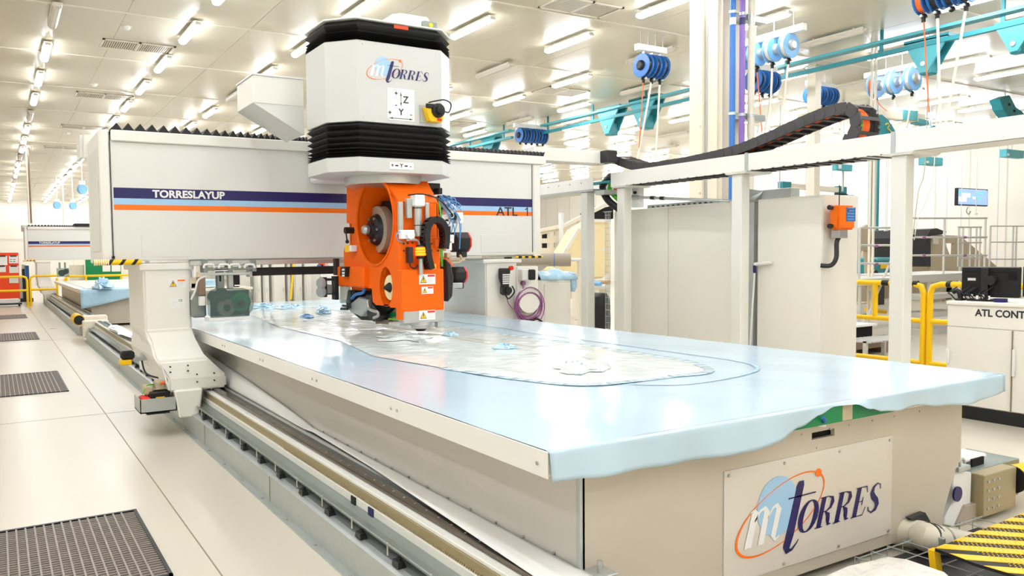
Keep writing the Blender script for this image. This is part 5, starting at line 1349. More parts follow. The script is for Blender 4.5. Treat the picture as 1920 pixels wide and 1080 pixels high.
# ================================================================== EQUIPMENT AT TABLE'S RIGHT CORNER
W = thing('pipe_bracket_stand','white cast bracket with a steel block holding a yellow pipe at the table corner','bracket',(4.85,2.45,.1))
def Q(u, v, y=2.42): return PY(u, v, y)
pl = [Q(1788,880),(Q(1822,886)),(Q(1820,950)),(Q(1805,992)),(Q(1770,984)),(Q(1772,972)),(Q(1786,945))]
b = B(); b.loft([pl,[p+Vector((0,.12,0)) for p in pl]]); b.obj('cast_bracket','whitelit',W,.006)
pl = [Q(1812,948,2.40),Q(1858,938,2.40),Q(1858,962,2.40),Q(1838,976,2.40),Q(1800,994,2.40),Q(1796,985,2.40)]
b = B(); b.loft([pl,[p+Vector((0,.16,0)) for p in pl]]); b.obj('bracket_foot','tape',W,.006)
a, c = Q(1822,888,2.42), Q(1846,952,2.42)
B().box(a.x,a.x+.62,2.44,2.75,c.z+.0,a.z).obj('side_block','tray',W,.004)
pl = [Q(1846,890,2.36),Q(1925,870,2.36),Q(1925,925,2.36),Q(1846,955,2.36)]
a, c = Q(1846,892,2.36), Q(1905,950,2.36)
fp_ = B().box(a.x,a.x+.38,2.36,2.44,c.z-.0,a.z).obj('bolt_plate','rack',W,.004)
b = B()
for i in range(3):
    for j in range(4): b.cyl((a.x+.04+i*.06,2.36,a.z-.04-j*.055),(a.x+.04+i*.06,2.352,a.z-.04-j*.055),.009,n=8)
stuff(b.obj('bolts','steel',fp_))
q = Q(1790,925,2.42); B().cyl((q.x,2.41,q.z),(q.x,2.40,q.z),.045,n=20).obj('blue_cap','navy',W)
a = Q(1800,872,2.5); B().box(a.x-.04,a.x+.32,2.5,2.85,a.z-.0,a.z+.03).obj('upper_box','whitelit',W,.01)
B().box(a.x+.12,a.x+.26,2.49,2.5,a.z-.04,a.z+.02).obj('box_opening','void',W)
a = Q(1800,880,2.42); B().box(a.x-.05,a.x+.08,2.40,2.5,a.z-.01,a.z+.02).obj('lug_plate','galv',W,.004)
b = B(); b.tube([(a.x,2.42,a.z+.02),(a.x,2.42,a.z+.05),(a.x+.03,2.42,a.z+.06),(a.x+.05,2.42,a.z+.03)],.008,8,sub=3); b.obj('eye_bolt','steel',W)
q0, q1 = Q(1896,898,2.40), Q(1990,880,2.40)
B().cyl(q0, q1, .085, n=24).obj('yellow_pipe','yellow',W); B().cyl(q0-Vector((.006,0,0)), q0+Vector((.004,0,0)), .088, n=24).obj('black_ring','black',W)
q = Q(1865,985,2.5); B().box(q.x-.1,q.x+.12,2.45,2.6,0,q.z+.03).obj('lower_pedestal','navy',W,.006)
# suction hose
S_ = thing('suction_hose','ivory suction pipe with steel band clamps leaving the table end','pipe',(4.2,2.2,.15))
h0, h2 = PY(1730,1006,2.24), PY(1900,1042,2.10)
hd = (h2-h0).normalized()
q0 = PY(1706,1000,2.36)
B().tube([q0+Vector((-.03,.14,0)), q0+Vector((-.01,.03,0)), q0+Vector((.03,-.06,0)), h0+hd*.03, h0+hd*.2, h2], .077, 28, sub=6).obj('pipe','ivory',S_)
for k, m_ in ((.035,'dark'),(.065,'dark'),(.13,'steel')):
    B().cyl(h0+hd*(k-.008), h0+hd*(k+.008), .081, n=28).obj('band_clamp',m_,S_)
B().box(h0.x-.0,h0.x+.03,h0.y-.1,h0.y-.075,h0.z-.03,h0.z+.02).obj('clamp_screw','steel',S_,.004)
pl = [PY(u,v,2.34) for u,v in ((1708,972),(1735,961),(1745,978),(1740,982),(1712,976))]
b = B(); b.loft([pl,[p+Vector((0,.03,0)) for p in pl]]); b.obj('hood','dark',S_)
# black drip tray with wire basket
D = thing('wire_floor_tray','black floor tray covered by a wire grid beside the stained cloth','tray',(4,2.1,0))
tx0, ty0, tx1, ty1 = 3.72, 1.5, 4.9, 2.3
B().box(tx0,tx1,ty0,ty1,.0,.03).obj('tray','dark',D)
b = B()
for k in range(9): b.cyl((tx0+k*.14,ty0,.10),(tx0+k*.14,ty1,.10),.003,n=5)
for k in range(7): b.cyl((tx0,ty0+k*.13,.10),(tx1,ty0+k*.13,.10),.003,n=5)
for k in range(9): b.cyl((tx0+k*.14,ty1,.03),(tx0+k*.14,ty1,.10),.003,n=5)
for k in range(7): b.cyl((tx0,ty0+k*.13,.03),(tx0,ty0+k*.13,.10),.003,n=5)
stuff(b.obj('wire_grid','galv',D))
CL = thing('stained_cloth','crumpled white cloth with dark stains on the floor before the table end','cloth',PZ(1650,1070,.2))
cp = [PZ(u,v,.16) for u,v in ((1535,1090),(1590,1066),(1640,1046),(1664,1040),(1700,1052),(1770,1075),(1800,1100),(1700,1160),(1580,1150))]
c = sum(cp, Vector((0,0,0)))/len(cp); b = B(); rn = random.Random(2); loops = [[Vector((p.x,p.y,.0)) for p in cp]]
for k in range(8): f = 1-k/8; loops.append([Vector((c.x+(p.x-c.x)*f, c.y+(p.y-c.y)*f, .16+.012*rn.uniform(-1,1))) for p in cp])
b.loft(loops, True, True); b.obj('folded_cloth','cloth',CL)
# striped step plate
SP = thing('striped_step_plate','yellow and black striped textured step plate on a yellow frame at the lower right corner','step',PZ(1850,1040,.1))
zt = .20
crn = [PZ(u,v,zt) for u,v in ((1753,1028),(1925,960),(2080,1010),(1960,1100),(1925,1085),(1828,1056))]
b = B(); b.loft([[p-Vector((0,0,.014)) for p in crn],crn]); b.obj('plate','black',SP)
# stripes: world diagonal bands clipped to the plate
def clip(poly, a, bq, cq):
    out = []
    for i in range(len(poly)):
        p, q = poly[i], poly[(i+1) % len(poly)]; fp, fq = a*p[0]+bq*p[1]-cq, a*q[0]+bq*q[1]-cq
        if fp >= 0: out.append(p)
        if fp*fq < 0: t = fp/(fp-fq); out.append((p[0]+(q[0]-p[0])*t, p[1]+(q[1]-p[1])*t))
    return out
poly2 = [(p.x,p.y) for p in crn]
g0, g1 = PZ(1760,1030,zt), PZ(1920,1042,zt); d = (g1-g0).normalized(); nx, ny = -d.y, d.x
vals = [nx*x+ny*y for x,y in poly2]; k = min(vals); stp = (max(vals)-min(vals))/8.5
while k < max(vals):
    q = clip(clip(poly2, nx, ny, k), -nx, -ny, -(k+stp*.52))
    if len(q) > 2:
        b = B(); b.loft([[(x,y,zt) for x,y in q],[(x,y,zt+.0025) for x,y in q]]); b.obj('yellow_stripe','yellow',SP)
    k += stp
b = B(); rn = random.Random(1)
xs_ = [p[0] for p in poly2]; ys_ = [p[1] for p in poly2]
x = min(xs_)
j = 0
while x < max(xs_):
    y = min(ys_)+(j%2)*.012
    while y < max(ys_):
        inside = all(True for _ in (0,)); 
        n2 = len(poly2); cr = [ (poly2[(i+1)%n2][0]-poly2[i][0])*(y-poly2[i][1])-(poly2[(i+1)%n2][1]-poly2[i][1])*(x-poly2[i][0]) for i in range(n2)]
        if all(v_ < -.004 for v_ in cr) or all(v_ > .004 for v_ in cr): b.box(x,x+.008,y,y+.004,zt+.002,zt+.0042)
        y += .024
    x += .016; j += 1
stuff(b.obj('tread_bumps','yellow',SP))
for (u0,v0,u1,v1) in ((1756,1032,1745,1066),(1905,1085,1935,1120)):
    p, q = PZ(u0,v0,zt-.015), PZ(u1,v1,.03)
    b = B(); b.loft([[p+Vector((-.02,0,0)),p+Vector((.03,0,0)),p+Vector((.03,.03,0)),p+Vector((-.02,.03,0))],[Vector((p.x-.03,p.y-.03,0)),Vector((p.x+.02,p.y-.03,0)),Vector((p.x+.02,p.y,0)),Vector((p.x-.03,p.y,0))]]); b.obj('leg','yellow',SP)
# ================================================================== BACKGROUND, RIGHT OF THE GANTRY
def vbox(name, mat, par, u0, v0, u1, v1, x, d, bev=.004):
    """box whose visible face lies on the plane X = x (runs along the hall)"""
    a, c = PX(u0,v0,x), PX(u1,v1,x); return B().box(x, x+d, c.y, a.y, min(a.z,c.z), max(a.z,c.z)).obj(name, mat, par, bev)
# white low cabinet with blue plastic
wc = thing('low_cabinet','waist high white cabinet between the gantry leg and the first trough posts','cabinet',(6.9,8.9,0))
yk = 8.75; a, c = PY(1018,526,yk), PY(1072,610,yk); a2 = PY(1086,520,yk)
B().box(a.x,c.x,yk+.02,yk+.6,0.02,a.z).obj('body','cab',wc,.006)
B().box(a.x+.03,c.x-.03,yk,yk+.02,.06,a.z-.05).obj('door','cab',wc,.004)
bp2 = thing('folded_film','folded pale blue plastic film lying on the low white cabinet','film',(a.x+.3,yk+.3,a.z))
b = B()
def fold(i, j):
    x = a.x-.02+(c.x-a.x+.16)*i; zz = a.z+.005+(.11+.03*math.sin(i*9+j*5)+.02*math.sin(i*23))*math.sin(math.pi*min(1,j*1.0))**.5
    return (x, yk+.0+.5*j+.02*math.sin(i*15), zz)
b.grid(fold, 24, 10); b.obj('film_fold','film2',bp2,solid=.01)
b = B(); pl = [(c.x+.0,a.z+.11),(c.x+.14,a.z+.1),(c.x+.16,a.z-.12),(c.x+.1,a.z-.2),(c.x+.02,a.z-.02)]; b.prism(pl,1,yk+.05,yk+.2); b.obj('film_tail','film2',bp2,.02)
# fabric roll on stand
fr_ = thing('fabric_roll','grey fabric roll with loose end on a white shaft behind the gantry leg','roll',PY(1020,490,11))
yr = 11.0; r0, r1 = PY(960,487,yr), PY(1070,487,yr-.6)
B().cyl(r0,r1,.115,n=24).obj('roll','tape',fr_); d = (r1-r0).normalized()
B().cyl(r1-d*.005,r1+d*.004,.075,n=20).obj('roll_layers','grey',fr_); B().cyl(r1,r1+d*.006,.04,n=16).obj('core_hole','void',fr_)
B().cyl(r1-d*.1,r1+d*.38,.03,n=12).obj('shaft','whitelit',fr_)
B().cyl(r0.lerp(r1,.72)-d*.006,r0.lerp(r1,.72)+d*.006,.118,n=24).obj('blue_band','blue',fr_)
b = B(); p0 = r0.lerp(r1,.1); p1 = r0.lerp(r1,.66); b.loft([[p0+Vector((0,-.1,-.06)),p1+Vector((0,-.1,-.02)),p0+Vector((0,-.12,-.45))],[p0+Vector((0,-.095,-.06)),p1+Vector((0,-.095,-.02)),p0+Vector((0,-.115,-.45))]]); b.obj('loose_end','tape',fr_)
for k in (.05,1.15): q = r0+(r1-r0)*k; B().box(q.x-.03,q.x+.03,q.y-.03,q.y+.03,0,q.z).obj('stand_leg','cream',fr_)
# mold with square openings
mf = thing('mold_frame','cream steel mold frame with rows of dark square openings beyond the fabric roll','mold',PY(1060,480,16.5))
ym_ = 16.5
def P2(u, v): q = PY(u, v, ym_); return (q.x, q.z)
holes_ = [[P2(*q) for q in h] for h in (((1016,440),(1031,437),(1031,447),(1016,447)),((1039,434),(1045,432),(1045,442),(1039,442)),((1050,430),(1058,428),(1058,441),(1050,441)),((1066,426),(1086,414),(1086,434),(1066,441)),((1016,456),(1031,456),(1031,465),(1016,465)),((1039,455),(1045,455),(1045,464),(1039,464)),((1050,455),(1058,455),(1058,464),(1050,464)),((1066,455),(1074,455),(1068,461)))]
holed('frame_plate',[P2(1010,432),P2(1060,424),P2(1113,398),P2(1113,560),P2(1010,560)],holes_,1,ym_,ym_+.12,'cream',mf)
B().box(P2(1010,430)[0],P2(1113,430)[0],ym_+1.4,ym_+1.6,.3,P2(1113,400)[1]-.4).obj('rear_plate','void',mf)
b = B(); b.loft([[PY(1010,430,ym_-.1),PY(1060,420,ym_-.1),PY(1140,378,ym_-.1),PY(1140,386,ym_-.1),PY(1060,426,ym_-.1),PY(1010,436,ym_-.1)],[q+Vector((0,.08,0)) for q in (PY(1010,430,ym_-.1),PY(1060,420,ym_-.1),PY(1140,378,ym_-.1),PY(1140,386,ym_-.1),PY(1060,426,ym_-.1),PY(1010,436,ym_-.1))]]); b.obj('sloping_rail','cream',mf)
B().box(P2(1043,400)[0],P2(1048,400)[0],ym_-.2,ym_-.1,0,PY(1045,400,ym_).z).obj('front_post','whitelit',mf)
b = B(); b.loft([[PY(u,v,ym_+1.0) for u,v in ((1088,400),(1150,385),(1150,410),(1088,425))],[PY(u,v,ym_+1.1) for u,v in ((1088,400),(1150,385),(1150,410),(1088,425))]]); b.obj('dark_panel','void',mf)
cm = thing('curved_mold','tall cream yellow curved mold panel seen between the trough posts','mold',PY(1120,480,15))
yc = 15.0
pl = [PY(u,v,yc) for u,v in ((1040,505),(1086,430),(1112,414),(1143,414),(1143,510),(1132,522),(1100,524),(1060,516))]
b = B(); b.loft([pl,[p+Vector((0,.5,0)) for p in pl]]); b.obj('shell','mold',cm,.05)
pl = [PY(u,v,yc-.06) for u,v in ((1040,500),(1084,428),(1089,430),(1046,504))]
b = B(); b.loft([pl,[p+Vector((0,.06,0)) for p in pl]]); b.obj('edge_flange','cream',cm)
B().box(PY(1112,414,yc).x,PY(1143,414,yc).x,yc-.06,yc,PY(1120,416,yc).z,PY(1120,411,yc).z).obj('top_rim','paper',cm)
a, c = PY(1127,466,yc-.01), PY(1138,470,yc-.01); B().box(a.x,c.x,yc-.01,yc,c.z,a.z).obj('mold_label','paper',cm)
for u in (1095,1120,1140): q = PY(u,530,yc); B().box(q.x-.06,q.x+.06,yc,yc+.4,0,q.z+.06).obj('stand_leg','cream',cm)
rk = thing('roll_rack','low rack with blue and brown rolls above a dark bag between the posts','rack',PY(1125,540,13))
for (u0,v0,u1,v1,m) in ((1112,530,1127,532,'bluel'),(1127,530,1143,529,'cardb'),(1112,536,1143,537,'paper')):
    B().cyl(PY(u0,v0,13),PY(u1,v1,12.8),.045,n=12).obj('roll',m,rk)
B().box(PY(1112,540,13).x,PY(1143,540,13).x,13.0,13.3,PY(1112,543,13).z,PY(1112,539,13).z).obj('shelf','cream',rk)
for u in (1113,1141): q = PY(u,540,13.1); B().box(q.x-.03,q.x+.03,13.1,13.2,0,q.z).obj('leg','cream',rk)
bg = thing('black_bag','black plastic bag hanging between the trough posts','bag',PY(1125,615,11))
pl = [(PY(1113,552,11),), ]
b = B(); sec = []
for v, w_ in ((549,.05),(556,.16),(575,.2),(595,.21),(612,.2),(625,.18),(640,.16)):
    q = PY(1125,v,11.5); sec.append([(q.x+w_*math.cos(t)*(1+.12*math.sin(3*t+v)), 11.5+.18*math.sin(t), max(.0,q.z)) for t in [2*math.pi*k/14 for k in range(14)]])
b.loft(sec,True,True); b.obj('bag','black',bg)
ws = thing('wire_rack','narrow wire mesh rack panel beside the black bag','rack',PX(1139,560,7.95))
b = B(); a, c = PX(1135,398,7.6), PX(1144,612,7.6)
for k in range(4): y = a.y+(c.y-a.y)*k/3; b.cyl((7.6,y,.0),(7.6,y,a.z),.004,n=5)
k = .1
while k < a.z: b.cyl((7.6,a.y,k),(7.6,c.y,k),.0035,n=5); k += .09
stuff(b.obj('wires','galv',ws)); B().box(7.58,7.62,c.y-.02,a.y+.02,a.z,a.z+.01).obj('top_bar','galv',ws)
wx = thing('junction_box','white junction box with a black knob on the far trough post','box',PX(1190,360,7.5))
vbox('box','whitelit',wx,1184,352,1197,388,7.52,.1); q = PX(1190,361,7.5); B().cyl((7.52,q.y,q.z),(7.49,q.y,q.z),.02,n=10).obj('knob','black',wx)
# ------------------------------------------------------------------ gap below the beam
yl = 14.2
def lockers():
    for i, (u0, u1, lab) in enumerate(((478,492,'narrow cream locker at the left of the row behind the gantry'),(492,507,'second narrow cream locker with a dark handle'),(509,537,'wide cream locker with one door in the middle of the row'),(538,547,'slim cream column unit beside the yellow pole'),(550,569,'cream locker right of the yellow pole'),(570,600,'wide cream locker at the right of the row'))):
        a, c = PY(u0,480,yl), PY(u1,560,yl)
        t = thing('locker', lab, 'locker', ((a.x+c.x)/2, yl, 0), 'cream lockers seen below the gantry beam')
        B().box(a.x+.01,c.x-.01,yl+.02,yl+.6,.08,2.0).obj('body','cab',t,.006); B().box(a.x+.03,c.x-.03,yl,yl+.02,.12,1.96).obj('door','cab',t,.004)
        B().box(a.x+.03,c.x-.03,yl+.05,yl+.55,0,.08).obj('plinth','dark',t)
        B().box(c.x-.07,c.x-.05,yl-.02,yl,.98,1.05).obj('handle','grey',t)
lockers()
yp_ = thing('leaning_pole','yellow pole leaning against the cream lockers','pole',PY(546,560,yl-.2))
B().cyl(PY(545,562,yl-.25),PY(551,488,yl-.03),.022,n=10).obj('pole','yellow',yp_)
cbn = thing('sample_cabinet','white cabinet with blue and red stickers behind the small lens unit','cabinet',PY(625,540,14))
a, c = PY(601,512,13.5), PY(640,565,13.5)
B().box(a.x,c.x,13.5,14.0,0,a.z).obj('body','whitelit',cbn,.006)
B().box(a.x-.0,c.x,13.48,13.5,a.z-.14,a.z-.02).obj('header_band','paper',cbn)
for (u0,v0,u1,v1,m) in ((600,496,606,501,'blue'),(602,489,608,494,'redor'),(616,490,630,500,'grey')): 
    a_, c_ = PY(u0,v0,13.6), PY(u1,v1,13.6); B().box(a_.x,c_.x,13.6,13.75,a.z,max(a.z+.05,a_.z)).obj('item',m,cbn)
wb = thing('work_bench','low bench with blue film heaps and boxes behind the left gantry leg','bench',PY(400,550,13.8))
a, c = PY(352,542,13.8), PY(475,560,13.8)
B().box(a.x,c.x,13.8,14.6,a.z-.04,a.z).obj('worktop','cream',wb)
for x in (a.x+.05,(a.x+c.x)/2,c.x-.05): B().box(x-.03,x+.03,13.85,13.95,0,a.z-.04).obj('leg','grey',wb)
for (u0,v0,u1,v1,m,n) in ((384,524,406,541,'film2','blue film stack on the bench'),(357,530,371,548,'film2','small blue film stack at the left of the bench'),(374,519,384,526,'orangep','orange tool box on the bench'),(356,508,375,522,'tan','tan carton on the bench'),(438,511,450,520,'void','black case on the bench')):
    a_, c_ = PY(u0,v0,14), PY(u1,v1,14); t = thing('bench_item',n,'box',((a_.x+c_.x)/2,14,a.z)); B().box(a_.x,c_.x,14,14.3,a.z,a_.z).obj('body',m,t,.02)
    B().box(a_.x+.01,c_.x-.01,13.99,14.0,a.z+.02,a.z+.04).obj('front_edge','paper',t)
wp = thing('white_wrap','white plastic wrap hanging behind the left leg below the beam','wrap',PY(362,500,13.5))
b = B(); sec = [[(PY(u,500,13.5).x, 13.5+.1*math.sin(i*2), PY(u,v,13.5).z) for i,u in enumerate((354,357,361,365))] for v in (492,503,513,520)]
b.loft(sec,closed=False); b.obj('wrap','paper',wp,solid=.01); q=PY(355,492,13.5); B().cyl((q.x,13.5,0),(q.x,13.5,q.z),.02,n=8).obj('stand','grey',wp)
ob2 = thing('fence_panel','grey mesh door panel standing at the left of the lockers','panel',PY(465,530,14.4))
pbox('frame','cab',ob2,448,516,470,562,14.4,.06); pbox('post','galv',ob2,471,512,474,562,14.38,.08)
# ================================================================== FAR LEFT
yo = 31.3
ORB = thing('orange_board','big orange red wheeled board with papers in the far aisle','board',PY(15,570,yo))
a, c = PY(-14,474,yo), PY(38,560,yo)
bo = B().box(a.x,c.x,yo,yo+.12,.28,a.z).obj('board','redor',ORB,.01)
B().box(a.x,c.x+.05,yo-.1,yo+.5,.06,.12).obj('base','dark',ORB); B().box(a.x,c.x,yo-.03,yo,.16,.26).obj('shelf','paper',ORB)
for u in (-10,36): q = PY(u,568,yo); B().lathe([(0,-.03),(.05,-.03),(.05,.03),(0,.03)],(q.x,yo,.05),(1,0,0),12).obj('wheel','black',ORB)
for (u0,v0,u1,v1,m) in ((-4,480,14,497,'paper'),(16.5,480,34,493.5,'paper'),(-4,499,11,510,'paper'),(17,499,35,511.5,'grey'),(17,518,35,530.5,'grey')):
    a_, c_ = PY(u0,v0,yo-.02), PY(u1,v1,yo-.02); pa_ = B().box(a_.x,c_.x,yo-.02,yo,c_.z,a_.z).obj('pinned_sheet',m,ORB)
    B().box((a_.x+c_.x)/2-.1,(a_.x+c_.x)/2+.1,yo-.03,yo-.02,a_.z-.03,a_.z+.02).obj('clip','dark',pa_)
for i,(u,v) in enumerate(((21,486),(27,486),(21,490),(27,490))): q = PY(u,v,yo-.025); B().box(q.x-.04,q.x+.03,yo-.024,yo-.02,q.z-.02,q.z+.0).obj('printed_mark','dark',ORB)
def railing(name, lab, pts, posts, r, mats='yellow', midz=(.55,), top=None, bands=()):
    t = thing(name, lab, 'railing', (posts[0][0],posts[0][1],0), 'yellow safety railings')
    B().tube(pts, r, 10, sub=0).obj('top_rail', mats, t)
    for (x,y) in posts: B().cyl((x,y,0),(x,y,pts[len(pts)//2][2] if top is None else top), r, n=10).obj('post', mats, t); 
    for (x,y) in posts: B().cyl((x,y,0),(x,y,.015), r*2.2, n=10).obj('foot_flange', mats, t)
    for z in midz: B().cyl((posts[0][0],posts[0][1],z),(posts[-1][0],posts[-1][1],z), r, n=10).obj('mid_rail', mats, t)
    for (p,q) in bands: B().cyl(p,q,r*1.08,n=10).obj('black_band','black',t)
    return t
yy = 30.6; zt = PY(30,519,yy).z; zm = PY(30,545,yy).z
x1 = PY(52,560,yy).x; x0 = PY(-30,560,yy).x
railing('safety_railing','far yellow railing in front of the orange board',[(x0,yy,zt),(x1-.12,yy,zt),(x1-.03,yy,zt-.04),(x1,yy,zt-.14)],[(x0,yy),(x1,yy)],.04,midz=(zm,),top=zt-.1)
x0 = PY(59,560,yy).x; x1 = PY(110,560,yy).x
railing('safety_railing','far yellow railing behind the distant gantry leg',[(x0,yy+.5,zt-.14),(x0+.03,yy+.5,zt-.04),(x0+.12,yy+.5,zt),(x1,yy+.5,zt)],[(x0,yy+.5),(x1,yy+.5)],.04,midz=(zm,),top=zt-.1)
y3 = 37.5
GB = thing('green_board','green panel with two white papers behind the distant table','board',PY(200,520,y3+.8))
a, c = PY(160,487,y3+.8), PY(228,530,y3+.8); gb = B().box(a.x,c.x,y3+.8,y3+.9,.05,a.z).obj('board','green',GB)
for u0,u1 in ((192,207),(209,226)): 
    a_, c_ = PY(u0,497,y3+.79), PY(u1,509,y3+.79); B().box(a_.x,c_.x,y3+.77,y3+.8,c_.z,a_.z).obj('pinned_sheet','paper',GB)
B().box(a.x,c.x,y3+.75,y3+.95,0,.05).obj('base','dark',GB)
WB_ = thing('pale_panel','pale pinkish panel left of the green board','panel',PY(145,510,y3+1)); pbox('panel','ivory',WB_,130,497,159,528,y3+1,.1)
B().box(PY(130,520,y3+1).x,PY(159,520,y3+1).x,y3+.95,y3+1.15,0,.6).obj('base','green',WB_)
zt3 = PY(180,517,y3).z; xs_ = [PY(u,520,y3).x for u in (125,161,194,227,262)]
railing('safety_railing','far yellow railing in front of the green board',[(xs_[0]-.1,y3,zt3-.2),(xs_[0],y3,zt3),(xs_[-1],y3,zt3)],[(x,y3) for x in xs_],.05,midz=(.55,),top=zt3)
bm_ = thing('blue_machine','small blue machine standing behind the far railing gap','machine',PY(52,540,34)); pbox('housing','blue',bm_,47,498,55,520,34,.5); pbox('base','dark',bm_,42,520,56,560,34.2,.6); q=PY(49,560,34.2); B().box(q.x-.25,q.x+.25,34.2,34.7,0,q.z+.01).obj('foot','dark',bm_); pbox('head','paper',bm_,41,496,48,504,34.1,.4)
pm = thing('dark_cart','dark and white cart between the orange board and the far gantry','cart',PY(45,520,36)); pbox('body','dark',pm,41,504,48,522,36,.5); pbox('tray','redor',pm,41,500,50,505,36,.5); q=PY(44,522,36); B().box(q.x-.2,q.x+.2,36.05,36.4,0,q.z).obj('frame','galv',pm)
# ================================================================== RIGHT: RAILINGS, PLATFORMS, MOLDS
XY = 9.6
def yx(u, v): q = PX(u, v, XY); return q
zt4 = yx(1640,520).z; zt4 = 1.22
def rail_y(lab, ua, ub, closed_l, closed_r, midp=(), lowz=.28, midz=.78, bands=()):
    ya, yb = PX(ua,560,XY).y, PX(ub,560,XY).y
    t = thing('safety_railing', lab, 'railing', (XY,(ya+yb)/2,0), 'yellow safety railings')
    r = .034; pts = []
    pts += [(XY,ya,0),(XY,ya,zt4-.12),(XY,ya-.03,zt4-.03),(XY,ya-.12,zt4)] if closed_l else [(XY,ya,zt4)]
    pts += [(XY,yb+.12,zt4),(XY,yb+.03,zt4-.03),(XY,yb,zt4-.12),(XY,yb,0)] if closed_r else [(XY,yb,zt4)]
    B().tube(pts,r,12).obj('bent_frame','yellow',t)
    for z in (midz, lowz): B().cyl((XY,ya,z),(XY,yb,z),r*.9,n=10).obj('cross_rail','yellow',t)
    for (u, z0, z1) in midp: y_ = PX(u,560,XY).y; B().cyl((XY,y_,z0),(XY,y_,z1),r*.9,n=10).obj('upright','yellow',t)
    for (u0,u1) in bands: B().cyl((XY,PX(u0,520,XY).y,zt4),(XY,PX(u1,520,XY).y,zt4),r*1.06,n=12).obj('black_band','black',t)
    return t
rail_y('yellow safety railing between the right cabinet and the thick trough post',1560,1732,False,True,((1641,.78,zt4),(1598,.28,.78),(1570,0,.78)),bands=((1598,1608),(1655,1668),(1713,1722)))
rail_y('yellow safety railing behind the console and monitor',1744,2000,True,False,((1980,0,zt4),),bands=((1776,1785),))
# scaffold platforms
def rod(t, name, p, q, r=.02, m='aisle'): return B().cyl(p, q, r, n=8).obj(name, m, t)
S1 = thing('work_platform','aluminium work platform with triple guard rails left of the thick trough post','platform',PY(1640,600,9.2))
ys_ = 8.3
def Y(u, v, y=ys_): return PY(u, v, y)
for v, m in ((427,'aisle'),(460,'aisle'),(494,'aisle')): rod(S1,'guard_rail',Y(1612,v),Y(1690,v),.02)
q = Y(1612,427); B().cyl((q.x,ys_,Y(1612,525).z),(q.x,ys_,q.z),.022,n=8).obj('guard_post','aisle',S1)
for v in (461,495): q = Y(1642,v); B().cyl((q.x-.04,ys_,q.z),(q.x+.04,ys_,q.z),.028,n=8).obj('joint_sleeve','purple',S1)
a, c = Y(1608,523), Y(1700,531); B().box(a.x,c.x,ys_-.1,ys_+1.0,c.z,a.z).obj('deck','aisle',S1,.004)
for u in (1612,1690):
    for dy_ in (0,.9): q = Y(u,540); B().cyl((q.x,ys_+dy_,0),(q.x,ys_+dy_,a.z),.028,n=8).obj('leg','aisle',S1)
rod(S1,'brace',Y(1675,478),Y(1620,610),.02); rod(S1,'brace',Y(1656,520),Y(1690,560),.02)
S2 = thing('work_platform','taller aluminium work platform with guard rails right of the thick trough post','platform',PY(1780,600,8.6))
y2 = 8.6
for v in (409,445,479): rod(S2,'guard_rail',Y(1706,v,y2),Y(1850,v,y2),.02)
for u in (1771,1848): q = Y(u,409,y2); B().cyl((q.x,y2,Y(u,520,y2).z),(q.x,y2,q.z),.022,n=8).obj('guard_post','aisle',S2)
for u in (1731,1808):
    for v in (445,479): q = Y(u,v,y2); B().cyl((q.x-.05,y2,q.z),(q.x+.05,y2,q.z),.027,n=8).obj('joint_sleeve','purple',S2)
a, c = Y(1700,516,y2), Y(1860,522,y2); B().box(a.x,c.x,y2-.1,y2+1.2,c.z,a.z).obj('deck','aisle',S2,.004)
for u in (1741,1788,1852): q = Y(u,540,y2); B().cyl((q.x,y2,0),(q.x,y2,a.z),.03,n=8).obj('leg','aisle',S2)
for k, v in enumerate((555,588,620)):
    a_, c_ = Y(1716+8*k,v-2,y2-.4), Y(1790,v+2,y2-.4); B().box(a_.x,c_.x,y2-.5,y2-.1,c_.z,a_.z).obj('step','aisle',S2,.003)
rod(S2,'brace',Y(1790,560,y2),Y(1772,650,y2),.03)
S3 = thing('ladder_cage','white guarded ladder top behind the monitor, with a barred gate','ladder',PY(1820,470,10.5))
y5 = 10.5
for u in (1798,1806,1820,1831,1838): q = Y(u,426,y5); B().cyl((q.x,y5,Y(u,500,y5).z),(q.x,y5,q.z),.022,n=8).obj('gate_bar','aisle',S3)
for v in (426,455,484): rod(S3,'gate_rail',Y(1796,v,y5),Y(1840,v,y5),.02)
for u in (1800,1838): q = Y(u,500,y5); B().cyl((q.x,y5,0),(q.x,y5,q.z),.03,n=8).obj('leg','aisle',S3)
S4 = thing('work_platform','far white guard rail frame at the right picture edge','platform',PY(1890,460,11.5))
y6 = 11.5
for v in (424,454,486): rod(S4,'guard_rail',Y(1857,v,y6),Y(1935,v,y6),.018)
for u in (1857,1900,1906): q = Y(u,424,y6); B().cyl((q.x,y6,0),(q.x,y6,q.z),.025,n=8).obj('guard_post','aisle',S4)
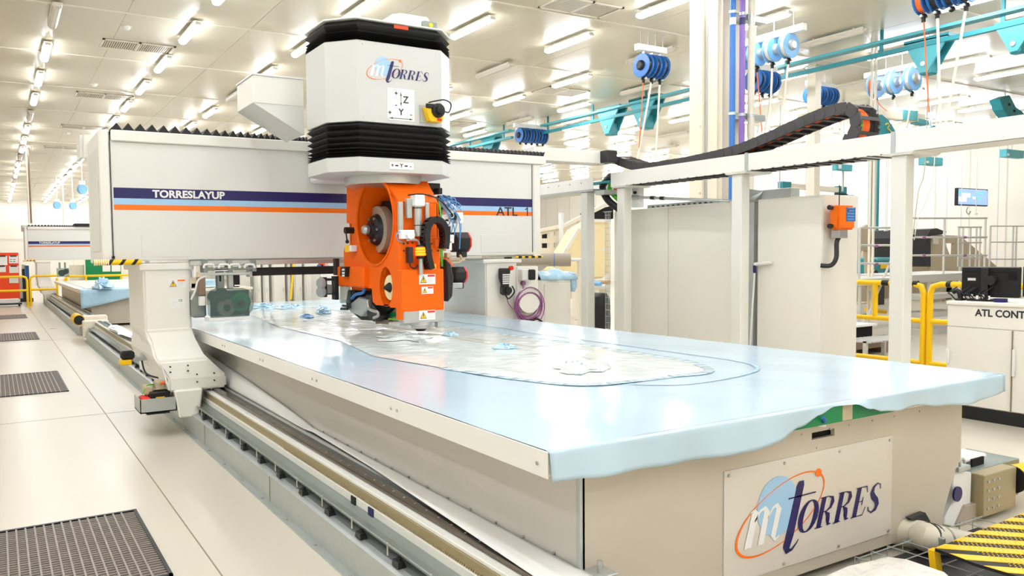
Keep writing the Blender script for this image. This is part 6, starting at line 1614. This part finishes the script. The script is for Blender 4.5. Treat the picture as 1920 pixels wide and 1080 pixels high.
# tan molds
def tanmold(lab, pts, holes, y, d, extra=None):
    t = thing('mold_frame', lab, 'mold', PY(pts[0][0],pts[0][1],y), 'tan mold frames behind the platforms')
    pl = [(PY(u,v,y).x, max(0,PY(u,v,y).z)) for u,v in pts]; hs = [[(PY(u,v,y).x, PY(u,v,y).z) for u,v in h] for h in holes]
    holed('gusset_plate', pl, hs, 1, y, y+.1, 'tan', t); holed('gusset_plate', pl, hs, 1, y+d, y+d+.1, 'tan', t)
    return t
m1 = tanmold('tan mold frame with triangular cut outs beside the orange box',((1592,436),(1632,420),(1634,560),(1634,600),(1592,600)),(((1594,450),(1612,445),(1594,480)),((1600,505),(1616,470),(1626,470),(1628,545),(1600,510))),12.5,1.5)
B().box(PY(1590,600,12.5).x,PY(1640,600,12.5).x,12.6,14,0,.9).obj('base_box','tan',m1)
m2 = tanmold('tan mold frame with dark edge standing between the two platforms',((1745,440),(1800,442),(1870,500),(1870,545),(1745,600)),(((1772,456),(1790,456),(1788,495)),((1778,505),(1790,520),(1790,560),(1772,570))),13,1.6)
b = B(); pl = [PY(u,v,12.9) for u,v in ((1737,445),(1745,430),(1757,428),(1775,435),(1765,440),(1745,442),(1745,500),(1737,500))]; b.loft([pl,[p+Vector((0,1.8,0)) for p in pl]]); b.obj('dark_shell','black',m2)
pb_ = pbox('control_plate','ivory',m2,1752,446,1760,458,12.85,.05)
DY_ = 15.2
dk = thing('dark_mold','long black mold block behind the thick trough post','mold',PY(1720,500,DY_))
pl = [PY(u,v,DY_) for u,v in ((1700,460),(1715,466),(1744,480),(1744,515),(1700,515))]
b = B(); b.loft([pl,[p+Vector((0,1.5,0)) for p in pl]]); b.obj('block','black',dk,.02)
pl = [PY(u,v,DY_-.1) for u,v in ((1700,452),(1738,474),(1738,480),(1700,464))]; b = B(); b.loft([pl,[p+Vector((0,1.6,0)) for p in pl]]); b.obj('top_lip','galv',dk)
for u in (1705,1740): q = PY(u,515,DY_+.5); B().box(q.x-.05,q.x+.05,DY_+.5,DY_+.6,0,q.z).obj('leg','dark',dk)
m3 = tanmold('small tan mold post left of the thick trough post',((1656,440),(1668,442),(1682,470),(1682,520),(1656,520)),(((1668,460),(1676,475),(1668,482)),),17.5,.8)
th = thing('teal_tool_box','teal box with a yellow band behind the platform guard rails','box',PY(1655,510,13.2))
pbox('box','teal',th,1636,486,1672,522,13.2,.7,.02); pbox('lid','tealb',th,1646,483,1670,489,13.15,.8,.02); pbox('yellow_band','yellow',th,1652,496,1671,503,13.18,.03); q=PY(1654,522,13.2); B().box(q.x-.3,q.x+.3,13.3,13.8,0,q.z).obj('trolley','dark',th)
th2 = thing('teal_machine','teal machine part at the foot of the tan mold','machine',PY(1598,500,12)); pbox('body','teal',th2,1586,486,1602,525,12.0,.5,.02); pbox('label_card','paper',th2,1598,519,1606,525,11.95,.03); q=PY(1594,525,12); B().box(q.x-.12,q.x+.12,12.05,12.4,0,q.z).obj('pedestal','dark',th2)
fk = thing('yellow_lift_arm','yellow folding lift arm behind the first platform','lift',PY(1640,600,9.9))
for (u0,v0,u1,v1) in ((1630,503,1642,515),(1635,515,1630,545),(1640,540,1632,590),(1624,580,1660,585)):
    B().tube([PY(u0,v0,9.9),PY(u1,v1,9.9)],.05,6).obj('arm','yellow',fk)
B().tube([PY(1636,520,9.85),PY(1642,508,9.85),PY(1648,525,9.85)],.03,8,sub=3).obj('hook','black',fk)
pal = thing('low_box_stack','pale topped dark box on a timber frame behind the yellow railing','box',PY(1610,640,7.2))
a, c = PY(1588,611,7.2), PY(1635,650,7.2); B().box(a.x,c.x,7.2,7.9,.2,a.z-.03).obj('dark_box','void',pal); B().box(a.x-.02,c.x+.05,7.15,7.95,a.z-.03,a.z).obj('lid','paper',pal)
B().box(a.x,c.x+.3,7.1,7.9,.1,.2).obj('timber_frame','brown',pal); B().box(a.x,a.x+.1,7.1,7.9,0,.1).obj('foot','brown',pal); B().box(c.x+.2,c.x+.3,7.1,7.9,0,.1).obj('foot','brown',pal)
fsn = thing('step_stool','low aluminium step with slatted top beyond the yellow railing','step',PY(1650,650,6.6))
a, c = PY(1624,641,6.6), PY(1702,650,6.6)
for k in range(12): x = a.x+(c.x-a.x)*k/11; B().box(x,x+.05,6.55,7.0,a.z-.02,a.z).obj('slat','aisle',fsn)
for x in (a.x,c.x): B().box(x,x+.05,6.6,6.65,0,a.z).obj('leg','aisle',fsn); B().box(x,x+.05,6.95,7.0,0,a.z).obj('leg','aisle',fsn)
perf = thing('perforated_crate','grey crate with white perforated label sheet on the floor beyond the railing','crate',PY(1615,580,11.5)); pbox('crate','tan',perf,1590,570,1640,600,11.4,.4); pbox('perforated_sheet','paper',perf,1600,572,1628,588,11.37,.03)
# teal mast and arms
TM = thing('teal_mast','tall teal mast of several vertical tubes behind the thick trough post','mast',PY(1640,500,15.5))
for u in (1630,1635,1640,1645): q = PY(u,400,15.5); B().cyl((q.x,15.5,0),(q.x,15.5,PY(u,290,15.5).z+.6),.045 if u!=1640 else .03,n=10).obj('tube','teal' if u!=1640 else 'galv',TM)
B().box(PY(1628,400,15.5).x,PY(1647,400,15.5).x,15.45,15.55,0,.1).obj('base_plate','teal',TM)
CA = thing('jib_crane','white jib arm with teal end blocks above the right cabinet','crane arm',PX(1535,355,12)); xx = 13.0
A_ = lambda u,v: PY(u,v,12.5)
def beam(t, name, m, u0,v0,u1,v1,h_,y=12.5,d=.15):
    p, q = PY(u0,v0,y), PY(u1,v1,y); b = B(); b.loft([[p+Vector((0,0,h_)),p-Vector((0,0,h_)),p+Vector((0,d,-h_)),p+Vector((0,d,h_))],[q+Vector((0,0,h_)),q-Vector((0,0,h_)),q+Vector((0,d,-h_)),q+Vector((0,d,h_))]]); return b.obj(name,m,t,.004)
beam(CA,'jib','cream',1482,348,1575,356,.06); beam(CA,'end_block','teal',1468,346,1484,347,.08); beam(CA,'end_block','teal',1574,355,1588,357,.09)
beam(CA,'bracket','dark',1574,364,1590,366,.03); a_ = PY(1592,376,12.3); B().box(a_.x,a_.x+.25,12.3,12.7,a_.z-.15,a_.z+.15).obj('drive_box','teal',CA,.02)
q0 = PY(1583,366,12.4); B().cyl((q0.x,12.45,q0.z+.1),(q0.x,12.45,CZ),.03,n=8).obj('suspension_rod','galv',CA)
tb = thing('ceiling_lift_box','teal box with a white label hanging from a rod above the right cabinet','box',PY(1573,315,12.5)); a,c = PY(1558,308,12.45), PY(1588,322,12.45)
B().box(a.x,c.x,12.3,12.42,c.z,a.z).obj('box','tealb',tb,.01); B().box(a.x+.08,a.x+.2,12.29,12.3,c.z+.04,a.z-.02).obj('label','paper',tb)
for k in range(3): B().cyl((a.x+.06+k*.1,12.36,a.z),(a.x+.06+k*.1,12.36,a.z+.4),.01,n=6).obj('wire','galv',tb)
for u, v, lab in ((1752,302,'pale teal control box hanging below the trough, right of the thick post'),(1904,288,'pale teal control box at the right edge below the trough'),(1470,364,'teal box standing behind the top of the galvanised elbow')):
    y_ = 12 if u != 1470 else 9.6
    a, c = PY(u-16,v-9,y_), PY(u+16,v+9,y_); t = thing('ceiling_lift_box', lab, 'box', PY(u,v,y_))
    B().box(a.x,c.x,y_,y_+.2,c.z,a.z).obj('box','tealb',t,.01); B().box(a.x+.03,a.x+.14,y_-.01,y_,c.z+.04,c.z+.1).obj('label','paper',t); B().cyl(((a.x+c.x)/2,y_+.1,a.z),((a.x+c.x)/2,y_+.1,min(CZ,a.z+1.6)),.012,n=6).obj('rod','galv',t)
# teal shapes above the trough
for pts_, lab, yv in ((((1648,220),(1654,214),(1668,226),(1683,252),(1648,255)),'teal tool balancer with yellow print beside the chain bend',9.5),(((1875,185),(1893,178),(1905,200),(1925,215),(1915,224),(1894,223),(1882,205)),'teal tilted tool unit hanging at the upper right edge',10),(((1728,246),(1752,234),(1762,238),(1762,246)),'teal wedge housing just above the trough',11)):
    t = thing('tool_balancer', lab, 'balancer', PY(pts_[0][0],pts_[0][1],yv)); pl = [PY(u,v,yv) for u,v in pts_]; b = B(); b.loft([pl,[p+Vector((0,.25,0)) for p in pl]]); b.obj('housing','teal',t,.01)
    q = pl[1]; B().cyl(q+Vector((0,.1,0)),Vector((q.x,yv+.1,CZ)),.015,n=6).obj('suspension_cable','galv',t)
    if 'yellow' in lab:
        b = B(); q = PY(1664,236,yv-.003); b.tube([PY(1660,234,yv-.003),PY(1664,231,yv-.003),PY(1667,235,yv-.003),PY(1664,240,yv-.003),PY(1668,244,yv-.003),PY(1672,248,yv-.003)],.012,5,sub=3); b.obj('yellow_print','yellow',t)
    if 'upper right' in lab:
        for v in (196,208): q = PY(1892+(v-196)*.8,v,yv); B().box(q.x-.05,q.x+.06,yv-.006,yv,q.z-.03,q.z+.03).obj('slot','void',t)
beam(thing('jib_crane','white jib arm with teal sleeve above the trough at the right','crane arm',PY(1700,222,11)),'jib','cream',1655,212,1735,222,.10,11,.2)
JA = bpy.data.objects['jib.001'].parent if 'jib.001' in bpy.data.objects else None
beam(JA,'sleeve','tealb',1695,215,1721,217,.12,10.97,.26); beam(JA,'pivot','tealb',1722,226,1742,230,.06,11,.2)
# monitor high on the wall
MW = thing('wall_monitor','lit flat monitor hanging high on the right wall behind thin wires','monitor',PX(1823,368,20))
ymn = 13.6; a, c = PY(1796,352,ymn), PY(1852,387,ymn)
cs_ = B().box(a.x,c.x,ymn,ymn+.1,c.z,a.z).obj('casing','black',MW,.01); B().box(a.x+.04,c.x-.04,ymn-.004,ymn,c.z+.04,a.z-.04).obj('screen','screen',cs_)
def sblob(u0,v0,u1,v1,m): a_, c_ = PY(u0,v0,ymn-.006), PY(u1,v1,ymn-.006); B().box(a_.x,c_.x,ymn-.007,ymn-.004,c_.z,a_.z).obj('screen_block',m,cs_)
sblob(1798,354,1849,357,'screenw'); sblob(1804,362,1819,370,'screenw'); sblob(1798,369,1812,378,'screenw'); sblob(1824,369,1829,373,'screenw')
sblob(1832,361,1836,364,'screeng'); sblob(1840,360,1844,363,'screeng'); sblob(1832,370,1838,373,'screeng'); sblob(1798,358,1803,361,'screeng')
for k in (.3,.7): x = a.x+(c.x-a.x)*k; B().cyl((x,ymn+.05,a.z),(x,ymn+.05,CZ),.012,n=6).obj('suspension_pole','cream',MW)
B().tube([PY(1815,388,ymn),PY(1812,396,ymn),PY(1816,402,ymn),PY(1820,396,ymn)],.01,5,sub=3).obj('cable','dark',MW)
for i, (u, v0, v1, y_) in enumerate(((1660,150,430,13),(1663,300,430,13.5),(1800,290,500,13),(1830,290,400,13.2),(1868,285,520,12.5),(1773,320,500,13.3),(1560,300,350,14),(1510,300,370,15),(1525,320,370,15.5),(1662,320,430,16))):
    t = thing('hanging_wire','thin pale ceiling wire number %s from the left beyond the trough'%ORD[i],'wire',PY(u,v0,y_),'thin wires hanging from the ceiling')
    q = PY(u,v1,y_); B().cyl((q.x,y_,q.z),(q.x,y_,CZ),.012,n=5).obj('wire','grey',t); B().box(q.x-.03,q.x+.03,y_-.03,y_+.03,q.z-.05,q.z).obj('end_weight','grey',t)
# loose ropes right of the thick post
for i,(pts_,lab) in enumerate(((((1735,300),(1722,360),(1712,440)),'slack thin rope right of the thick trough post, left one'),(((1752,305),(1735,380),(1722,405),(1714,450)),'slack thin rope right of the thick trough post, right one'))):
    t = thing('slack_rope',lab,'rope',PY(*pts_[0],8)); B().tube([PY(u,v,8) for u,v in [(pts_[0][0]+8,40)]+list(pts_)],.008,6,sub=5).obj('rope','tan' if i==0 else 'hosew',t); q = PY(*pts_[-1],8); B().box(q.x-.02,q.x+.02,7.98,8.02,q.z-.04,q.z).obj('rope_end','dark',t)
